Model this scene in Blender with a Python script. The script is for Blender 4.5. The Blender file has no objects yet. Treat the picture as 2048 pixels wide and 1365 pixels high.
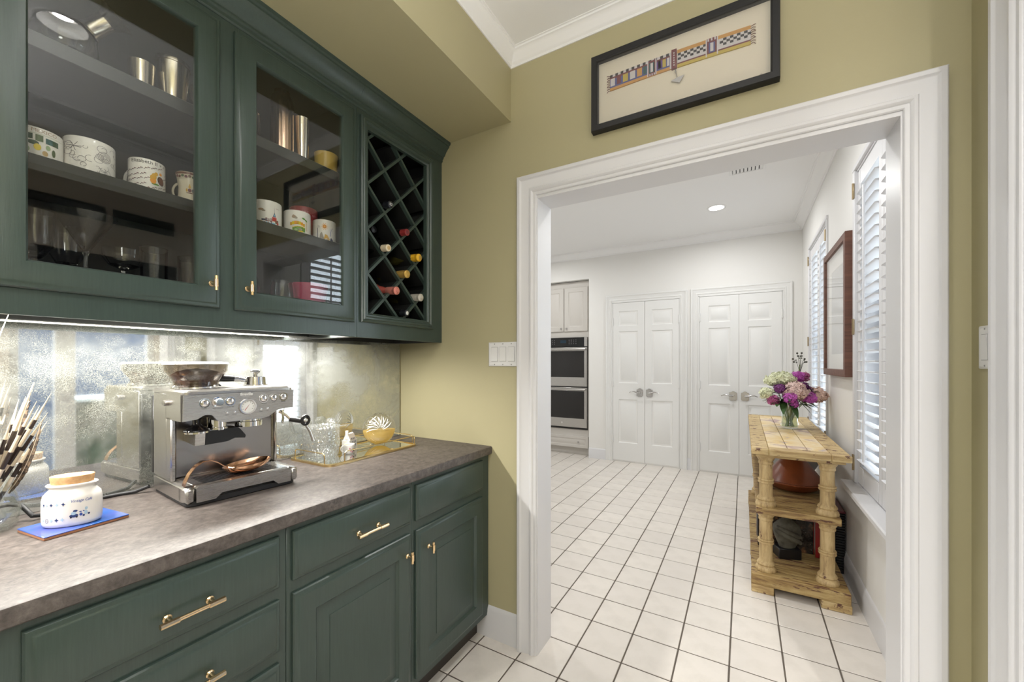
import bpy, bmesh, math, random
from mathutils import Vector, Matrix
rnd = random.Random(7)
PI = math.pi
SC = bpy.context.scene
COL = SC.collection
def R_(d): return math.radians(d)

# ------------------------------------------------------------------ camera, world, exposure
cam_d = bpy.data.cameras.new('camera'); cam = bpy.data.objects.new('camera', cam_d); COL.objects.link(cam)
cam.location = (0, 0, 1.317); cam.rotation_euler = (R_(90), 0, R_(29.95))
cam_d.sensor_width = 36; cam_d.lens = 803 / 2048 * 36; cam_d.shift_y = 43 / 2048; cam_d.clip_start = 0.02
SC.camera = cam
SC.view_settings.view_transform = 'Standard'; SC.view_settings.look = 'None'
SC.view_settings.gamma = 1.0; SC.view_settings.use_curve_mapping = False
SC.view_settings.exposure = 0.0
cy_ = SC.cycles
cy_.max_bounces = 9; cy_.diffuse_bounces = 5; cy_.glossy_bounces = 5; cy_.transmission_bounces = 8
cy_.transparent_max_bounces = 14; cy_.caustics_reflective = False; cy_.caustics_refractive = False
cy_.sample_clamp_indirect = 4.0; cy_.blur_glossy = 0.5
W = bpy.data.worlds.new('sky'); SC.world = W; W.use_nodes = True
_wn = W.node_tree.nodes; _wl = W.node_tree.links
for n in list(_wn): _wn.remove(n)
_bg = _wn.new('ShaderNodeBackground'); _bg.inputs['Color'].default_value = (0.84, 0.92, 1.0, 1); _bg.inputs['Strength'].default_value = 8.0
_wo = _wn.new('ShaderNodeOutputWorld'); _wl.new(_bg.outputs[0], _wo.inputs[0])

def lamp(name, loc, power, size=0.12, col=(1, .93, .84), shape='DISK', size_y=None, rot=(0, 0, 0), spread=170):
    d = bpy.data.lights.new(name, 'AREA'); d.shape = shape; d.size = size
    if size_y: d.size_y = size_y
    d.energy = power; d.color = col; d.spread = R_(spread)
    o = bpy.data.objects.new(name, d); o.location = loc; o.rotation_euler = rot; COL.objects.link(o); return o
NEAR_Z, KIT_Z = 2.745, 2.85
NEAR_LIGHTS = [(-0.20, 0.525), (-0.20, -0.95)]  # the second is an unseen fill light added behind the camera
KIT_LIGHTS = [(-0.23, 4.45), (-0.23, 2.55), (-2.45, 4.45), (-2.45, 2.55)]
for p, w_ in zip(NEAR_LIGHTS, (5, 12)): lamp('lamp_near', (p[0], p[1], NEAR_Z + .045), w_, .07, (1, .98, .955))
for p in KIT_LIGHTS: lamp('lamp_kitchen', (p[0], p[1], KIT_Z - .006), 13.5, .13, (1, .995, .985))
lamp('flash_at_ceiling', (.05, -.35, 1.80), 33, .16, (1, .99, .985), rot=(R_(180), 0, 0), spread=150)
_pl = bpy.data.lights.new('soffit_fill', 'POINT'); _pl.energy = 26; _pl.shadow_soft_size = .16; _pl.color = (1, .99, .985)  # unseen point light added to lift the soffit and frames
_po = bpy.data.objects.new('soffit_fill', _pl); _po.location = (.05, -.35, 1.72); COL.objects.link(_po)
lamp('hall_fill', (1.10, -.75, 2.738), 60, .13, (1, .98, .95))  # unseen light added to brighten the hall in the reflections
lamp('lamp_under_cabinet', (-1.478, 0.40, 1.4340), 33, .035, (1, .965, .90), 'RECTANGLE', 1.62)

# ------------------------------------------------------------------ node materials
MATS = {}
def s2l(c): c /= 255.0; return c / 12.92 if c <= .04045 else ((c + .055) / 1.055) ** 2.4
def rgb(r, g, b): return (s2l(r), s2l(g), s2l(b), 1)
class NT:
    def __init__(s, name):
        s.m = bpy.data.materials.new(name); s.m.use_nodes = True; s.t = s.m.node_tree
        s.t.nodes.clear(); s.out = s.n('ShaderNodeOutputMaterial'); MATS[name] = s.m
    def n(s, t, **kw):
        x = s.t.nodes.new(t)
        for k, v in kw.items():
            if k in x.inputs: x.inputs[k].default_value = v
            else: setattr(x, k, v)
        return x
    def l(s, a, b): s.t.links.new(a, b)
    def prin(s, col=None, rough=.5, metal=0., spec=.5):
        p = s.n('ShaderNodeBsdfPrincipled'); p.inputs['Roughness'].default_value = rough
        p.inputs['Metallic'].default_value = metal; p.inputs['Specular IOR Level'].default_value = spec
        if col: p.inputs['Base Color'].default_value = col
        return p
    def coord(s, scale=(1, 1, 1), out='Object', rot=(0, 0, 0)):
        tc = s.n('ShaderNodeTexCoord'); mp = s.n('ShaderNodeMapping'); mp.inputs['Scale'].default_value = scale
        mp.inputs['Rotation'].default_value = rot
        s.l(tc.outputs[out], mp.inputs['Vector']); return mp.outputs[0]
    def noise(s, vec, scale, detail=4, rough=.6, dist=0):
        x = s.n('ShaderNodeTexNoise'); x.inputs['Scale'].default_value = scale; x.inputs['Detail'].default_value = detail
        x.inputs['Roughness'].default_value = rough; x.inputs['Distortion'].default_value = dist
        s.l(vec, x.inputs['Vector']); return x.outputs[0]
    def ramp(s, fac, stops):
        r = s.n('ShaderNodeValToRGB'); e = r.color_ramp.elements
        while len(e) < len(stops): e.new(.5)
        for i, (p, c) in enumerate(stops):
            e[i].position = p; e[i].color = c if not isinstance(c, (int, float)) else (c, c, c, 1)
        s.l(fac, r.inputs[0]); return r.outputs[0]
    def mix(s, fac, a, b):
        x = s.n('ShaderNodeMix', data_type='RGBA')
        for v, i in ((fac, 0), (a, 6), (b, 7)):
            if hasattr(v, 'links'): s.l(v, x.inputs[i])
            else: x.inputs[i].default_value = v
        return x.outputs[2]
    def math(s, op, a, b=0.):
        x = s.n('ShaderNodeMath', operation=op)
        for v, i in ((a, 0), (b, 1)):
            if hasattr(v, 'links'): s.l(v, x.inputs[i])
            else: x.inputs[i].default_value = v
        return x.outputs[0]
    def bump(s, p, h, strength=.2, dist=.002):
        b = s.n('ShaderNodeBump'); b.inputs['Strength'].default_value = strength; b.inputs['Distance'].default_value = dist
        s.l(h, b.inputs['Height']); s.l(b.outputs[0], p.inputs['Normal'])
    def done(s, sh): s.l(sh, s.out.inputs[0]); return s.m

def pm(name, col, rough=.5, metal=0., spec=.5, bump=None, var=None, stretch=(1, 1, 1), coat=0):
    """bump=(scale,strength,dist); var=(scale,col2,lo,hi)"""
    t = NT(name); p = t.prin(col, rough, metal, spec)
    if coat: p.inputs['Coat Weight'].default_value = coat; p.inputs['Coat Roughness'].default_value = .08
    v = t.coord(stretch) if (bump or var) else None
    if var:
        f = t.ramp(t.noise(v, var[0], 5), [(var[2], 0.), (var[3], 1.)])
        t.l(t.mix(f, col, var[1]), p.inputs['Base Color'])
    if bump: t.bump(p, t.noise(v, bump[0], 4), bump[1], bump[2])
    return t.done(p.outputs[0])

def emis(name, col, st):
    t = NT(name); e = t.n('ShaderNodeEmission'); e.inputs[0].default_value = col; e.inputs[1].default_value = st
    return t.done(e.outputs[0])
def thin_glass(name, tint=(1, 1, 1, 1), ior=1.5, boost=1.0, rough=.0):
    t = NT(name); tr = t.n('ShaderNodeBsdfTransparent'); tr.inputs[0].default_value = tint
    g = t.n('ShaderNodeBsdfGlossy'); g.inputs['Roughness'].default_value = rough; g.inputs[0].default_value = (1, 1, 1, 1)
    fr = t.n('ShaderNodeFresnel'); fr.inputs[0].default_value = ior
    # fresnel of a back face would count the wrong way round: use the facing angle of either side
    geo = t.n('ShaderNodeNewGeometry'); f = fr.outputs[0]
    lw = t.n('ShaderNodeLayerWeight'); lw.inputs[0].default_value = .5
    fc = t.math('POWER', lw.outputs['Facing'], 4.0)
    f = t.math('ADD', t.math('MULTIPLY', fc, .75), .045 * boost)
    mx = t.n('ShaderNodeMixShader'); t.l(f, mx.inputs[0]); t.l(tr.outputs[0], mx.inputs[1]); t.l(g.outputs[0], mx.inputs[2])
    return t.done(mx.outputs[0])
def glass(name, col=(1, 1, 1, 1), ior=1.5, rough=0.):
    t = NT(name); p = t.prin(col, rough); p.inputs['Transmission Weight'].default_value = 1; p.inputs['IOR'].default_value = ior
    return t.done(p.outputs[0])

pm('olive', rgb(172, 165, 131), .6, bump=(420, .12, .001))
pm('white_trim', rgb(214, 214, 216), .38)
pm('white_wall', rgb(226, 225, 222), .7, bump=(420, .08, .001))
pm('white_ceiling', rgb(236, 236, 236), .8)
pm('taupe', rgb(206, 197, 190), .7)
pm('blocker_blue', rgb(54, 68, 90), .8)
pm('hedge', rgb(46, 66, 44), .9, var=(1.6, rgb(96, 84, 70), .4, .66))
pm('blind', rgb(24, 28, 42), .5)
pm('door_white', rgb(224, 224, 222), .42)
pm('grout', rgb(92, 84, 76), .9)
# white floor tile: each tile a slightly different white
t = NT('tile_white'); p = t.prin(None, .28); oi = t.n('ShaderNodeObjectInfo')
c_ = t.mix(oi.outputs['Random'], rgb(226, 220, 212), rgb(218, 212, 205))
f_ = t.ramp(t.noise(t.coord(), 9, 4), [(.45, 0.), (.75, 1.)])
t.l(t.mix(f_, c_, rgb(212, 206, 198)), p.inputs['Base Color']); t.bump(p, t.noise(t.coord(), 60, 3), .08, .002); t.done(p.outputs[0])
# green painted cabinet wood: fine upright grain under a satin paint
def painted(name, col, dark, grain=(60, 60, 3)):
    t = NT(name); p = t.prin(None, .29, spec=.5)
    v = t.coord(grain); n = t.noise(v, 3.2, 5, .7)
    t.l(t.mix(t.ramp(n, [(.35, 0.), (.7, 1.)]), col, dark), p.inputs['Base Color'])
    t.bump(p, n, .25, .0008); t.done(p.outputs[0])
painted('green_paint', rgb(58, 72, 66), rgb(52, 65, 60))
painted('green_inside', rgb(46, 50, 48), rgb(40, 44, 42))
pm('rack_shade', rgb(13, 14, 13), .7)  # near-black paints in the shade inside the wine rack
pm('toe_dark', rgb(60, 55, 50), .7)
# brown-grey stone-look counter
t = NT('counter'); p = t.prin(None, .42, spec=.4); v = t.coord((1, 1, 1))
a = t.ramp(t.noise(t.coord((1.6, 1, 1)), 42, 9, .78, .3), [(.36, rgb(64, 58, 55)), (.52, rgb(86, 79, 75)), (.68, rgb(106, 98, 93))])
b = t.ramp(t.noise(t.coord((1, 1, 1), rot=(0, 0, 1)), 7, 7, .7, 1.2), [(.55, 0.), (.66, 1.)])
k = t.ramp(t.noise(v, 120, 3), [(.44, 0.), (.62, 1.)])
b2 = t.math('MULTIPLY', t.math('MULTIPLY', b, k), .75)
t.l(t.mix(b2, a, rgb(48, 45, 46)), p.inputs['Base Color']); t.l(t.ramp(t.noise(v, 40, 4), [(.3, .36), (.7, .50)]), p.inputs['Roughness'])
t.bump(p, t.noise(v, 90, 4), .06, .001); t.done(p.outputs[0])
# antiqued mirror: silver that is clouded, flecked and at its right end brushed with pale paint
t = NT('antique_mirror'); v = t.coord((1, 1, 1))
mir = t.prin((.80, .82, .82, 1), .03, 1.0); worn = t.prin(None, .6, 0, .25)
cloud = t.ramp(t.noise(v, 4.2, 5, .6, .4), [(.40, 0.), (.64, .62)])
fleck = t.ramp(t.noise(v, 430, 6, .85), [(.435, 0.), (.57, 1.)])
patch = t.ramp(t.noise(v, 9, 5, .65), [(.34, .12), (.56, 1.)])
sep = t.n('ShaderNodeSeparateXYZ'); t.l(v, sep.inputs[0])
yend = t.ramp(t.math('ADD', sep.outputs[1], t.math('MULTIPLY', t.noise(v, 7, 4), .25)), [(1.42 / 2, 0.), (1.58 / 2, 1.)])
_h = t.t.nodes.new('ShaderNodeMath'); _h.operation = 'MULTIPLY'; _h.inputs[1].default_value = .5
t.l(t.math('ADD', sep.outputs[1], t.math('MULTIPLY', t.noise(v, 7, 4), .25)), _h.inputs[0])
yend = t.ramp(_h.outputs[0], [(.68, 0.), (.78, 1.)])
stroke = t.ramp(t.noise(t.coord((1, 1, .5), rot=(.5, 0, 0)), 9, 6, .65, 2.2), [(.40, 0.), (.47, 1.)])
f1 = t.math('MAXIMUM', t.math('MULTIPLY', fleck, t.math('MULTIPLY', patch, .8)), cloud)
f2 = t.math('MAXIMUM', f1, t.math('MULTIPLY', yend, t.math('MULTIPLY', stroke, .85)))
wc = t.mix(yend, t.mix(cloud, rgb(124, 125, 116), rgb(150, 154, 153)), rgb(178, 182, 160))
t.l(wc, worn.inputs['Base Color'])
drk = t.ramp(t.noise(v, 260, 5, .8), [(.60, 0.), (.66, .5)])
t.l(t.mix(t.math('MULTIPLY', drk, patch), (.80, .82, .82, 1), rgb(70, 70, 66)), mir.inputs['Base Color'])
mx = t.n('ShaderNodeMixShader'); t.l(f2, mx.inputs[0]); t.l(mir.outputs[0], mx.inputs[1]); t.l(worn.outputs[0], mx.inputs[2]); t.done(mx.outputs[0])

def steel(name, col, rough, stretch, st=.12):
    t = NT(name); p = t.prin(col, rough, 1.0); n = t.noise(t.coord(stretch), 60, 4, .7)
    t.l(t.ramp(n, [(.3, rough * .9), (.7, rough * 1.12)]), p.inputs['Roughness']); t.bump(p, n, st, .0004); t.done(p.outputs[0])
steel('steel', (.50, .485, .465, 1), .27, (.5, 60, 60), .03)
steel('steel_dark', (.40, .375, .36, 1), .24, (.5, 60, 60), .03)
pm('chrome', (.78, .78, .78, 1), .08, 1.0)
pm('silver_cup', (.70, .64, .54, 1), .22, 1.0, bump=(180, .2, .0006))
pm('brass', (.80, .60, .36, 1), .22, 1.0, bump=(300, .1, .0004))
pm('brass_tray', (.78, .60, .30, 1), .2, 1.0)
pm('copper', (.72, .42, .26, 1), .16, 1.0, bump=(70, .25, .002))
pm('copper_cup', (.72, .50, .36, 1), .22, 1.0)
pm('nickel', (.50, .49, .48, 1), .22, 1.0, bump=(160, .15, .001))
pm('hinge_brass', (.42, .34, .22, 1), .35, 1.0)
pm('black_plastic', rgb(24, 24, 25), .3)
pm('black_rubber', rgb(26, 26, 28), .5)
pm('black_frame', rgb(17, 17, 18), .5)
pm('black_gloss', rgb(12, 12, 13), .08)
pm('oven_glass', rgb(34, 32, 31), .06)
pm('white_plastic', rgb(228, 228, 228), .3)
pm('switch_line', rgb(150, 150, 150), .6)
pm('porcelain', rgb(232, 228, 222), .15)
pm('porcelain_cream', rgb(222, 212, 190), .2)
pm('white_print', rgb(226, 226, 224), .4)
pm('cork', rgb(204, 164, 118), .8, var=(70, rgb(170, 126, 82), .4, .75))
pm('tile_blue', rgb(44, 88, 156), .15, var=(9, rgb(84, 86, 160), .4, .7))
pm('tile_clay', rgb(150, 104, 76), .8)
pm('terracotta', rgb(132, 68, 36), .32, var=(8, rgb(112, 56, 30), .4, .7))
pm('quill_white', rgb(226, 214, 190), .45)
pm('quill_black', rgb(44, 34, 30), .5)
pm('cut_white', rgb(236, 238, 236), .2)
pm('feather', rgb(120, 100, 80), .8, var=(55, rgb(60, 50, 43), .45, .55), stretch=(1, 1, 3))
pm('oven_cabinet', rgb(196, 192, 186), .5)
pm('beans', rgb(74, 46, 30), .5, bump=(160, 1., .004))
pm('stone_bust', rgb(98, 96, 84), .75, bump=(40, .5, .004), var=(20, rgb(66, 62, 54), .4, .7))
pm('plinth_black', rgb(20, 21, 26), .3)
pm('mat_cream', rgb(230, 222, 202), .9)
pm('mat_white', rgb(232, 230, 224), .9)
pm('art_grey', rgb(176, 176, 176), .8)
pm('paper', rgb(214, 208, 196), .8)
pm('gap_shade', rgb(30, 30, 30), .9)  # near-black for the shade painted behind the closet leaves
def wood(name, c1, c2, st=(1, 14, 14), sc=4, rough=.5):
    t = NT(name); p = t.prin(None, rough); n = t.noise(t.coord(st), sc, 5, .65, .6)
    t.l(t.ramp(n, [(.35, c1), (.65, c2)]), p.inputs['Base Color']); t.bump(p, n, .1, .001); t.done(p.outputs[0])
wood('frame_wood', rgb(112, 74, 58), rgb(84, 54, 42))
# distressed cream paint, streaked and chipped down to brown wood
def distressed(name, c1, c2, c3, thr=.62, st=(1.0, 6, 6), sc=5, chs=17, chst=(1, 1, 1), vary=0.):
    t = NT(name); p = t.prin(None, .55); v = t.coord((1, 1, 1))
    oi = t.n('ShaderNodeObjectInfo'); rv = t.math('MULTIPLY', oi.outputs['Random'], 40.)
    def shifted(scale):
        o = t.n('ShaderNodeVectorMath', operation='ADD'); t.l(t.coord(scale), o.inputs[0]); t.l(rv, o.inputs[1]); return o.outputs[0]
    g = t.ramp(t.noise(shifted(st), sc, 6, .68, .4), [(.30, c3), (.46, c2), (.62, c1)])
    if vary:
        dk = t.ramp(oi.outputs['Random'], [(.0, 1.), (.55, .0), (1., vary)])
        g = t.mix(t.math('MULTIPLY', dk, .75), g, c3)
    chip = t.ramp(t.noise(shifted(chst), chs, 6, .72), [(thr, 0.), (thr + .02, 1.)])
    t.l(t.mix(chip, g, rgb(92, 58, 42)), p.inputs['Base Color'])
    t.bump(p, chip, -.4, .002); t.done(p.outputs[0])
distressed('cream_chipped', rgb(204, 182, 136), rgb(180, 154, 106), rgb(140, 110, 72), .57)
distressed('cream_board', rgb(192, 168, 116), rgb(158, 130, 80), rgb(104, 74, 48), .565, (1.2, 14, 9), 5, 13, (.35, 2.2, 2.2), .45)
distressed('cream_column', rgb(202, 178, 132), rgb(182, 156, 110), rgb(138, 112, 78), .64, (9, 9, 1.2), 5, 16, (1, 1, .5))
t = NT('plank_painted'); p = t.prin(None, .55); v = t.coord((1, 1, 1))
g = t.ramp(t.noise(v, 5.5, 5, .6, .6), [(.34, rgb(176, 150, 142)), (.44, rgb(222, 204, 170)), (.6, rgb(214, 186, 128)), (.72, rgb(150, 146, 178))])
ch = t.ramp(t.noise(v, 12, 6, .7), [(.66, 0.), (.68, 1.)]); t.l(t.mix(ch, g, rgb(120, 72, 44)), p.inputs['Base Color']); t.done(p.outputs[0])
thin_glass('pane_glass', (.93, .94, .93, 1), boost=.95)
thin_glass('picture_glass', (.97, .97, .97, 1), boost=.8)
thin_glass('window_pane', (.97, .99, 1, 1))
thin_glass('drink_glass', (.93, .93, .93, 1), boost=1.5)
thin_glass('vase_glass', (.95, .96, .95, 1), boost=1.3)
thin_glass('hopper_plastic', (.74, .70, .66, 1), boost=1.6, rough=.05)
thin_glass('water', (.86, .92, .80, 1), boost=.6)
t = NT('crystal'); tr = t.n('ShaderNodeBsdfTransparent'); tr.inputs[0].default_value = (.97, .98, .97, 1)
g = t.n('ShaderNodeBsdfGlossy'); g.inputs['Roughness'].default_value = .03
b_ = t.n('ShaderNodeBump'); b_.inputs['Strength'].default_value = .9; b_.inputs['Distance'].default_value = .004; vo = t.n('ShaderNodeTexVoronoi'); vo.inputs['Scale'].default_value = 90; t.l(t.coord(), vo.inputs['Vector']); t.l(vo.outputs[0], b_.inputs['Height']); t.l(b_.outputs[0], g.inputs['Normal'])
tl = t.n('ShaderNodeBsdfTranslucent'); df = t.n('ShaderNodeBsdfDiffuse'); tl.inputs[0].default_value = df.inputs[0].default_value = (.9, .92, .91, 1)  # white share painted in for the light that the cut facets catch
w1 = t.n('ShaderNodeMixShader'); w1.inputs[0].default_value = .5; t.l(tl.outputs[0], w1.inputs[1]); t.l(df.outputs[0], w1.inputs[2])
lw = t.n('ShaderNodeLayerWeight'); lw.inputs[0].default_value = .5
m1 = t.n('ShaderNodeMixShader'); t.l(t.math('ADD', t.math('MULTIPLY', t.math('POWER', lw.outputs['Facing'], 2.), .6), .22), m1.inputs[0]); t.l(tr.outputs[0], m1.inputs[1]); t.l(g.outputs[0], m1.inputs[2])
m2 = t.n('ShaderNodeMixShader'); m2.inputs[0].default_value = .11; t.l(m1.outputs[0], m2.inputs[1]); t.l(w1.outputs[0], m2.inputs[2]); t.done(m2.outputs[0])
glass('stem_crystal', (1, 1, 1, 1), 1.45)
pm('liquor', rgb(236, 200, 110), .15)
t = NT('liquor_clear'); tl = t.n('ShaderNodeBsdfTranslucent'); tl.inputs[0].default_value = rgb(254, 232, 160); p = t.prin(rgb(252, 226, 148), .1)
tr = t.n('ShaderNodeBsdfTransparent'); tr.inputs[0].default_value = (1, .90, .58, 1)
w1 = t.n('ShaderNodeMixShader'); w1.inputs[0].default_value = .5; t.l(tl.outputs[0], w1.inputs[1]); t.l(p.outputs[0], w1.inputs[2])
w2 = t.n('ShaderNodeMixShader'); w2.inputs[0].default_value = .3; t.l(w1.outputs[0], w2.inputs[1]); t.l(tr.outputs[0], w2.inputs[2]); t.done(w2.outputs[0])
emis('lamp_glow', (1, .95, .86, 1), 9.)
emis('led_glow', (1, .94, .82, 1), 14.)
emis('display_glow', (.25, .38, .5, 1), .12)
for nm, c in dict(red=(178, 40, 36), navy=(38, 46, 84), skyblue=(120, 186, 222), orange=(226, 150, 40), yellow=(222, 196, 40), brown=(112, 72, 50),
                  maroon=(104, 44, 52), leaf=(92, 140, 50), teal=(40, 84, 84), gold=(206, 158, 40), black=(30, 30, 32), grey=(150, 140, 128),
                  blue=(58, 82, 158), pinkp=(196, 130, 140), olivep=(86, 104, 70), violet=(96, 60, 130), sand=(190, 160, 110), mush=(160, 134, 110),
                  dkgreen=(40, 74, 52), sage=(150, 168, 130), redmug=(140, 44, 50), bowlred=(166, 60, 88), ramekin=(206, 172, 84), spine=(152, 28, 28),
                  linegrey=(120, 116, 120), inkblue=(40, 60, 110), paleblue=(170, 196, 214), whitebead=(206, 202, 202), b_orange=(196, 146, 76), b_yellow=(190, 168, 74), b_blue=(80, 86, 136), b_black=(44, 44, 46), b_maroon=(112, 56, 60)).items():
    pm('c_' + nm, rgb(*c), .35)
for nm, c in dict(petal_pink=(240, 212, 204), petal_green=(232, 235, 200), petal_purple=(196, 92, 186), petal_violet=(120, 54, 120), petal_mauve=(190, 100, 150),
                  leaf_green=(66, 98, 50), stem_green=(110, 134, 64), bud_dark=(72, 70, 60), petal_tan=(228, 196, 180)).items():
    pm(nm, rgb(*c), .6, var=(30, rgb(*[int(v * .86) for v in c]), .4, .7))
# ------------------------------------------------------------------ mesh builder
def I4(): return Matrix.Identity(4)
class MB:
    def __init__(s): s.v = []; s.f = []; s.mi = []; s.mats = []
    def mat(s, name):
        if name not in s.mats: s.mats.append(name)
        return s.mats.index(name)
    def add(s, vs, fs, m=None, M=None):
        o = len(s.v); k = s.mat(m) if m else 0
        s.v += [tuple(M @ Vector(p)) for p in vs] if M is not None else [tuple(p) for p in vs]
        s.f += [tuple(i + o for i in f) for f in fs]; s.mi += [k] * len(fs); return s
    def box(s, x0, x1, y0, y1, z0, z1, c=0., m=None, M=None):
        x0, x1 = min(x0, x1), max(x0, x1); y0, y1 = min(y0, y1), max(y0, y1); z0, z1 = min(z0, z1), max(z0, z1)
        if c <= 0:
            vs = [(x, y, z) for x in (x0, x1) for y in (y0, y1) for z in (z0, z1)]
            return s.add(vs, [(0, 1, 3, 2), (4, 6, 7, 5), (0, 4, 5, 1), (2, 3, 7, 6), (0, 2, 6, 4), (1, 5, 7, 3)], m, M)
        c = min(c, (x1 - x0) * .49, (y1 - y0) * .49, (z1 - z0) * .49)
        lo, hi = (x0, y0, z0), (x1, y1, z1); vs = []; ix = {}
        for sx in (0, 1):
            for sy in (0, 1):
                for sz in (0, 1):
                    sg = (sx, sy, sz)
                    for a in range(3):
                        p = [(hi[i] if sg[i] else lo[i]) if i == a else ((hi[i] - c) if sg[i] else (lo[i] + c)) for i in range(3)]
                        ix[(sg, a)] = len(vs); vs.append(tuple(p))
        fs = []
        for a in range(3):
            b, d = [(1, 2), (0, 2), (0, 1)][a]
            for sa in (0, 1):
                q = []
                for sb, sd in ((0, 0), (1, 0), (1, 1), (0, 1)):
                    g = [0, 0, 0]; g[a] = sa; g[b] = sb; g[d] = sd; q.append(ix[(tuple(g), a)])
                fs.append(tuple(q))
            # edges running along axis a
            for sb in (0, 1):
                for sd in (0, 1):
                    g0 = [0, 0, 0]; g0[b] = sb; g0[d] = sd; g1 = list(g0); g1[a] = 1
                    g0, g1 = tuple(g0), tuple(g1)
                    fs.append((ix[(g0, b)], ix[(g1, b)], ix[(g1, d)], ix[(g0, d)]))
        for sx in (0, 1):
            for sy in (0, 1):
                for sz in (0, 1): fs.append(tuple(ix[((sx, sy, sz), a)] for a in range(3)))
        return s.add(vs, fs, m, M)
    def lathe(s, prof, n=28, m=None, M=None, sx=1., sy=1., a0=0., a1=2 * PI, mod=None):
        full = abs(a1 - a0 - 2 * PI) < 1e-6; cnt = n if full else n + 1; vs = []; rows = []
        for r, z in prof:
            if r <= 1e-6: rows.append([len(vs)] * cnt); vs.append((0, 0, z)); continue
            row = []
            for i in range(cnt):
                a = a0 + (a1 - a0) * i / n; q = r * (mod(a, z) if mod else 1.)
                row.append(len(vs)); vs.append((q * math.cos(a) * sx, q * math.sin(a) * sy, z))
            rows.append(row)
        fs = []
        for r0, r1 in zip(rows, rows[1:]):
            for i in range(n):
                j = (i + 1) % cnt; q = [r0[i], r0[j], r1[j], r1[i]]; u = []
                for x in q:
                    if x not in u: u.append(x)
                if len(u) > 2: fs.append(tuple(u))
        return s.add(vs, fs, m, M)
    def tube(s, pts, r, n=8, m=None, M=None, flat=1., cap=True):
        pts = [Vector(p) for p in pts]; rs = r if isinstance(r, (list, tuple)) else [r] * len(pts)
        vs = []; prev = None
        for i, p in enumerate(pts):
            d = ((pts[min(i + 1, len(pts) - 1)] - pts[max(i - 1, 0)])).normalized()
            if prev is None:
                up = Vector((0, 0, 1)) if abs(d.z) < .9 else Vector((1, 0, 0)); a = d.cross(up).normalized()
            else: a = (prev - d * prev.dot(d)).normalized()
            prev = a; b = d.cross(a).normalized()
            for k in range(n):
                t = 2 * PI * k / n; vs.append(tuple(p + a * math.cos(t) * rs[i] + b * math.sin(t) * rs[i] * flat))
        fs = [(i * n + k, i * n + (k + 1) % n, (i + 1) * n + (k + 1) % n, (i + 1) * n + k) for i in range(len(pts) - 1) for k in range(n)]
        if cap: fs += [tuple(range(n))[::-1], tuple(range((len(pts) - 1) * n, len(pts) * n))]
        return s.add(vs, fs, m, M)
    def cyl(s, p0, p1, r, n=20, m=None, M=None): return s.tube([p0, p1], r, n, m, M)
    def prism(s, poly, t0, t1, fn, m=None):
        """poly of (a,b); fn(a,b,t)->xyz"""
        k = len(poly); vs = [fn(a, b, t0) for a, b in poly] + [fn(a, b, t1) for a, b in poly]
        fs = [tuple(range(k)), tuple(range(k, 2 * k))[::-1]] + [(i, (i + 1) % k, k + (i + 1) % k, k + i) for i in range(k)]
        return s.add(vs, fs, m)
    def sweep(s, path, prof, fn, closed=False, side=1, m=None):
        """path of (a,b), prof of (inward, out); fn(a,b,out)->xyz; mitred"""
        n = len(path); P = [Vector(p) for p in path]; vs = []
        for i in range(n):
            d0 = (P[i] - P[i - 1]).normalized() if (closed or i > 0) else None
            d1 = (P[(i + 1) % n] - P[i]).normalized() if (closed or i < n - 1) else None
            d0 = d0 or d1; d1 = d1 or d0
            n0 = Vector((-d0.y, d0.x)) * side; n1 = Vector((-d1.y, d1.x)) * side
            mt = (n0 + n1) / max(1e-6, 1 + n0.dot(n1))
            for w, o in prof: q = P[i] + mt * w; vs.append(fn(q.x, q.y, o))
        k = len(prof); fs = []
        for i in range(n if closed else n - 1):
            j = (i + 1) % n
            for a in range(k - 1): fs.append((i * k + a, i * k + a + 1, j * k + a + 1, j * k + a))
        if not closed: fs += [tuple(range(k)), tuple(range((n - 1) * k, n * k))[::-1]]
        return s.add(vs, fs, m)
    def rings(s, rect, rings, fn, m=None, cap=True, start=0.):
        """nested rectangles: rect=(a0,a1,b0,b1), rings of (inset,height); fn(a,b,h)"""
        a0, a1, b0, b1 = rect; vs = []
        for i, h in rings: vs += [fn(a0 + i, b0 + i, h), fn(a1 - i, b0 + i, h), fn(a1 - i, b1 - i, h), fn(a0 + i, b1 - i, h)]
        fs = [(4 * r + k, 4 * r + (k + 1) % 4, 4 * r + 4 + (k + 1) % 4, 4 * r + 4 + k) for r in range(len(rings) - 1) for k in range(4)]
        if cap: n = len(rings) * 4; fs.append((n - 4, n - 3, n - 2, n - 1))
        return s.add(vs, fs, m)
    def panelled(s, rect, panels, rings, edge, fn, m=None):
        """a slab face with sunk-and-raised panels; edge = rings from the back to the front face"""
        a0, a1, b0, b1 = rect; h = edge[-1][1]; ins = edge[-1][0]
        s.rings(rect, edge, fn, m, cap=False)
        A = sorted({a0 + ins, a1 - ins} | {p[0] for p in panels} | {p[1] for p in panels})
        B = sorted({b0 + ins, b1 - ins} | {p[2] for p in panels} | {p[3] for p in panels})
        for i in range(len(A) - 1):
            for j in range(len(B) - 1):
                ca, cb = (A[i] + A[i + 1]) / 2, (B[j] + B[j + 1]) / 2
                if any(p[0] < ca < p[1] and p[2] < cb < p[3] for p in panels): continue
                s.add([fn(A[i], B[j], h), fn(A[i + 1], B[j], h), fn(A[i + 1], B[j + 1], h), fn(A[i], B[j + 1], h)], [(0, 1, 2, 3)], m)
        for p in panels: s.rings(p, [(w, h + o) for w, o in rings], fn, m)
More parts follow.
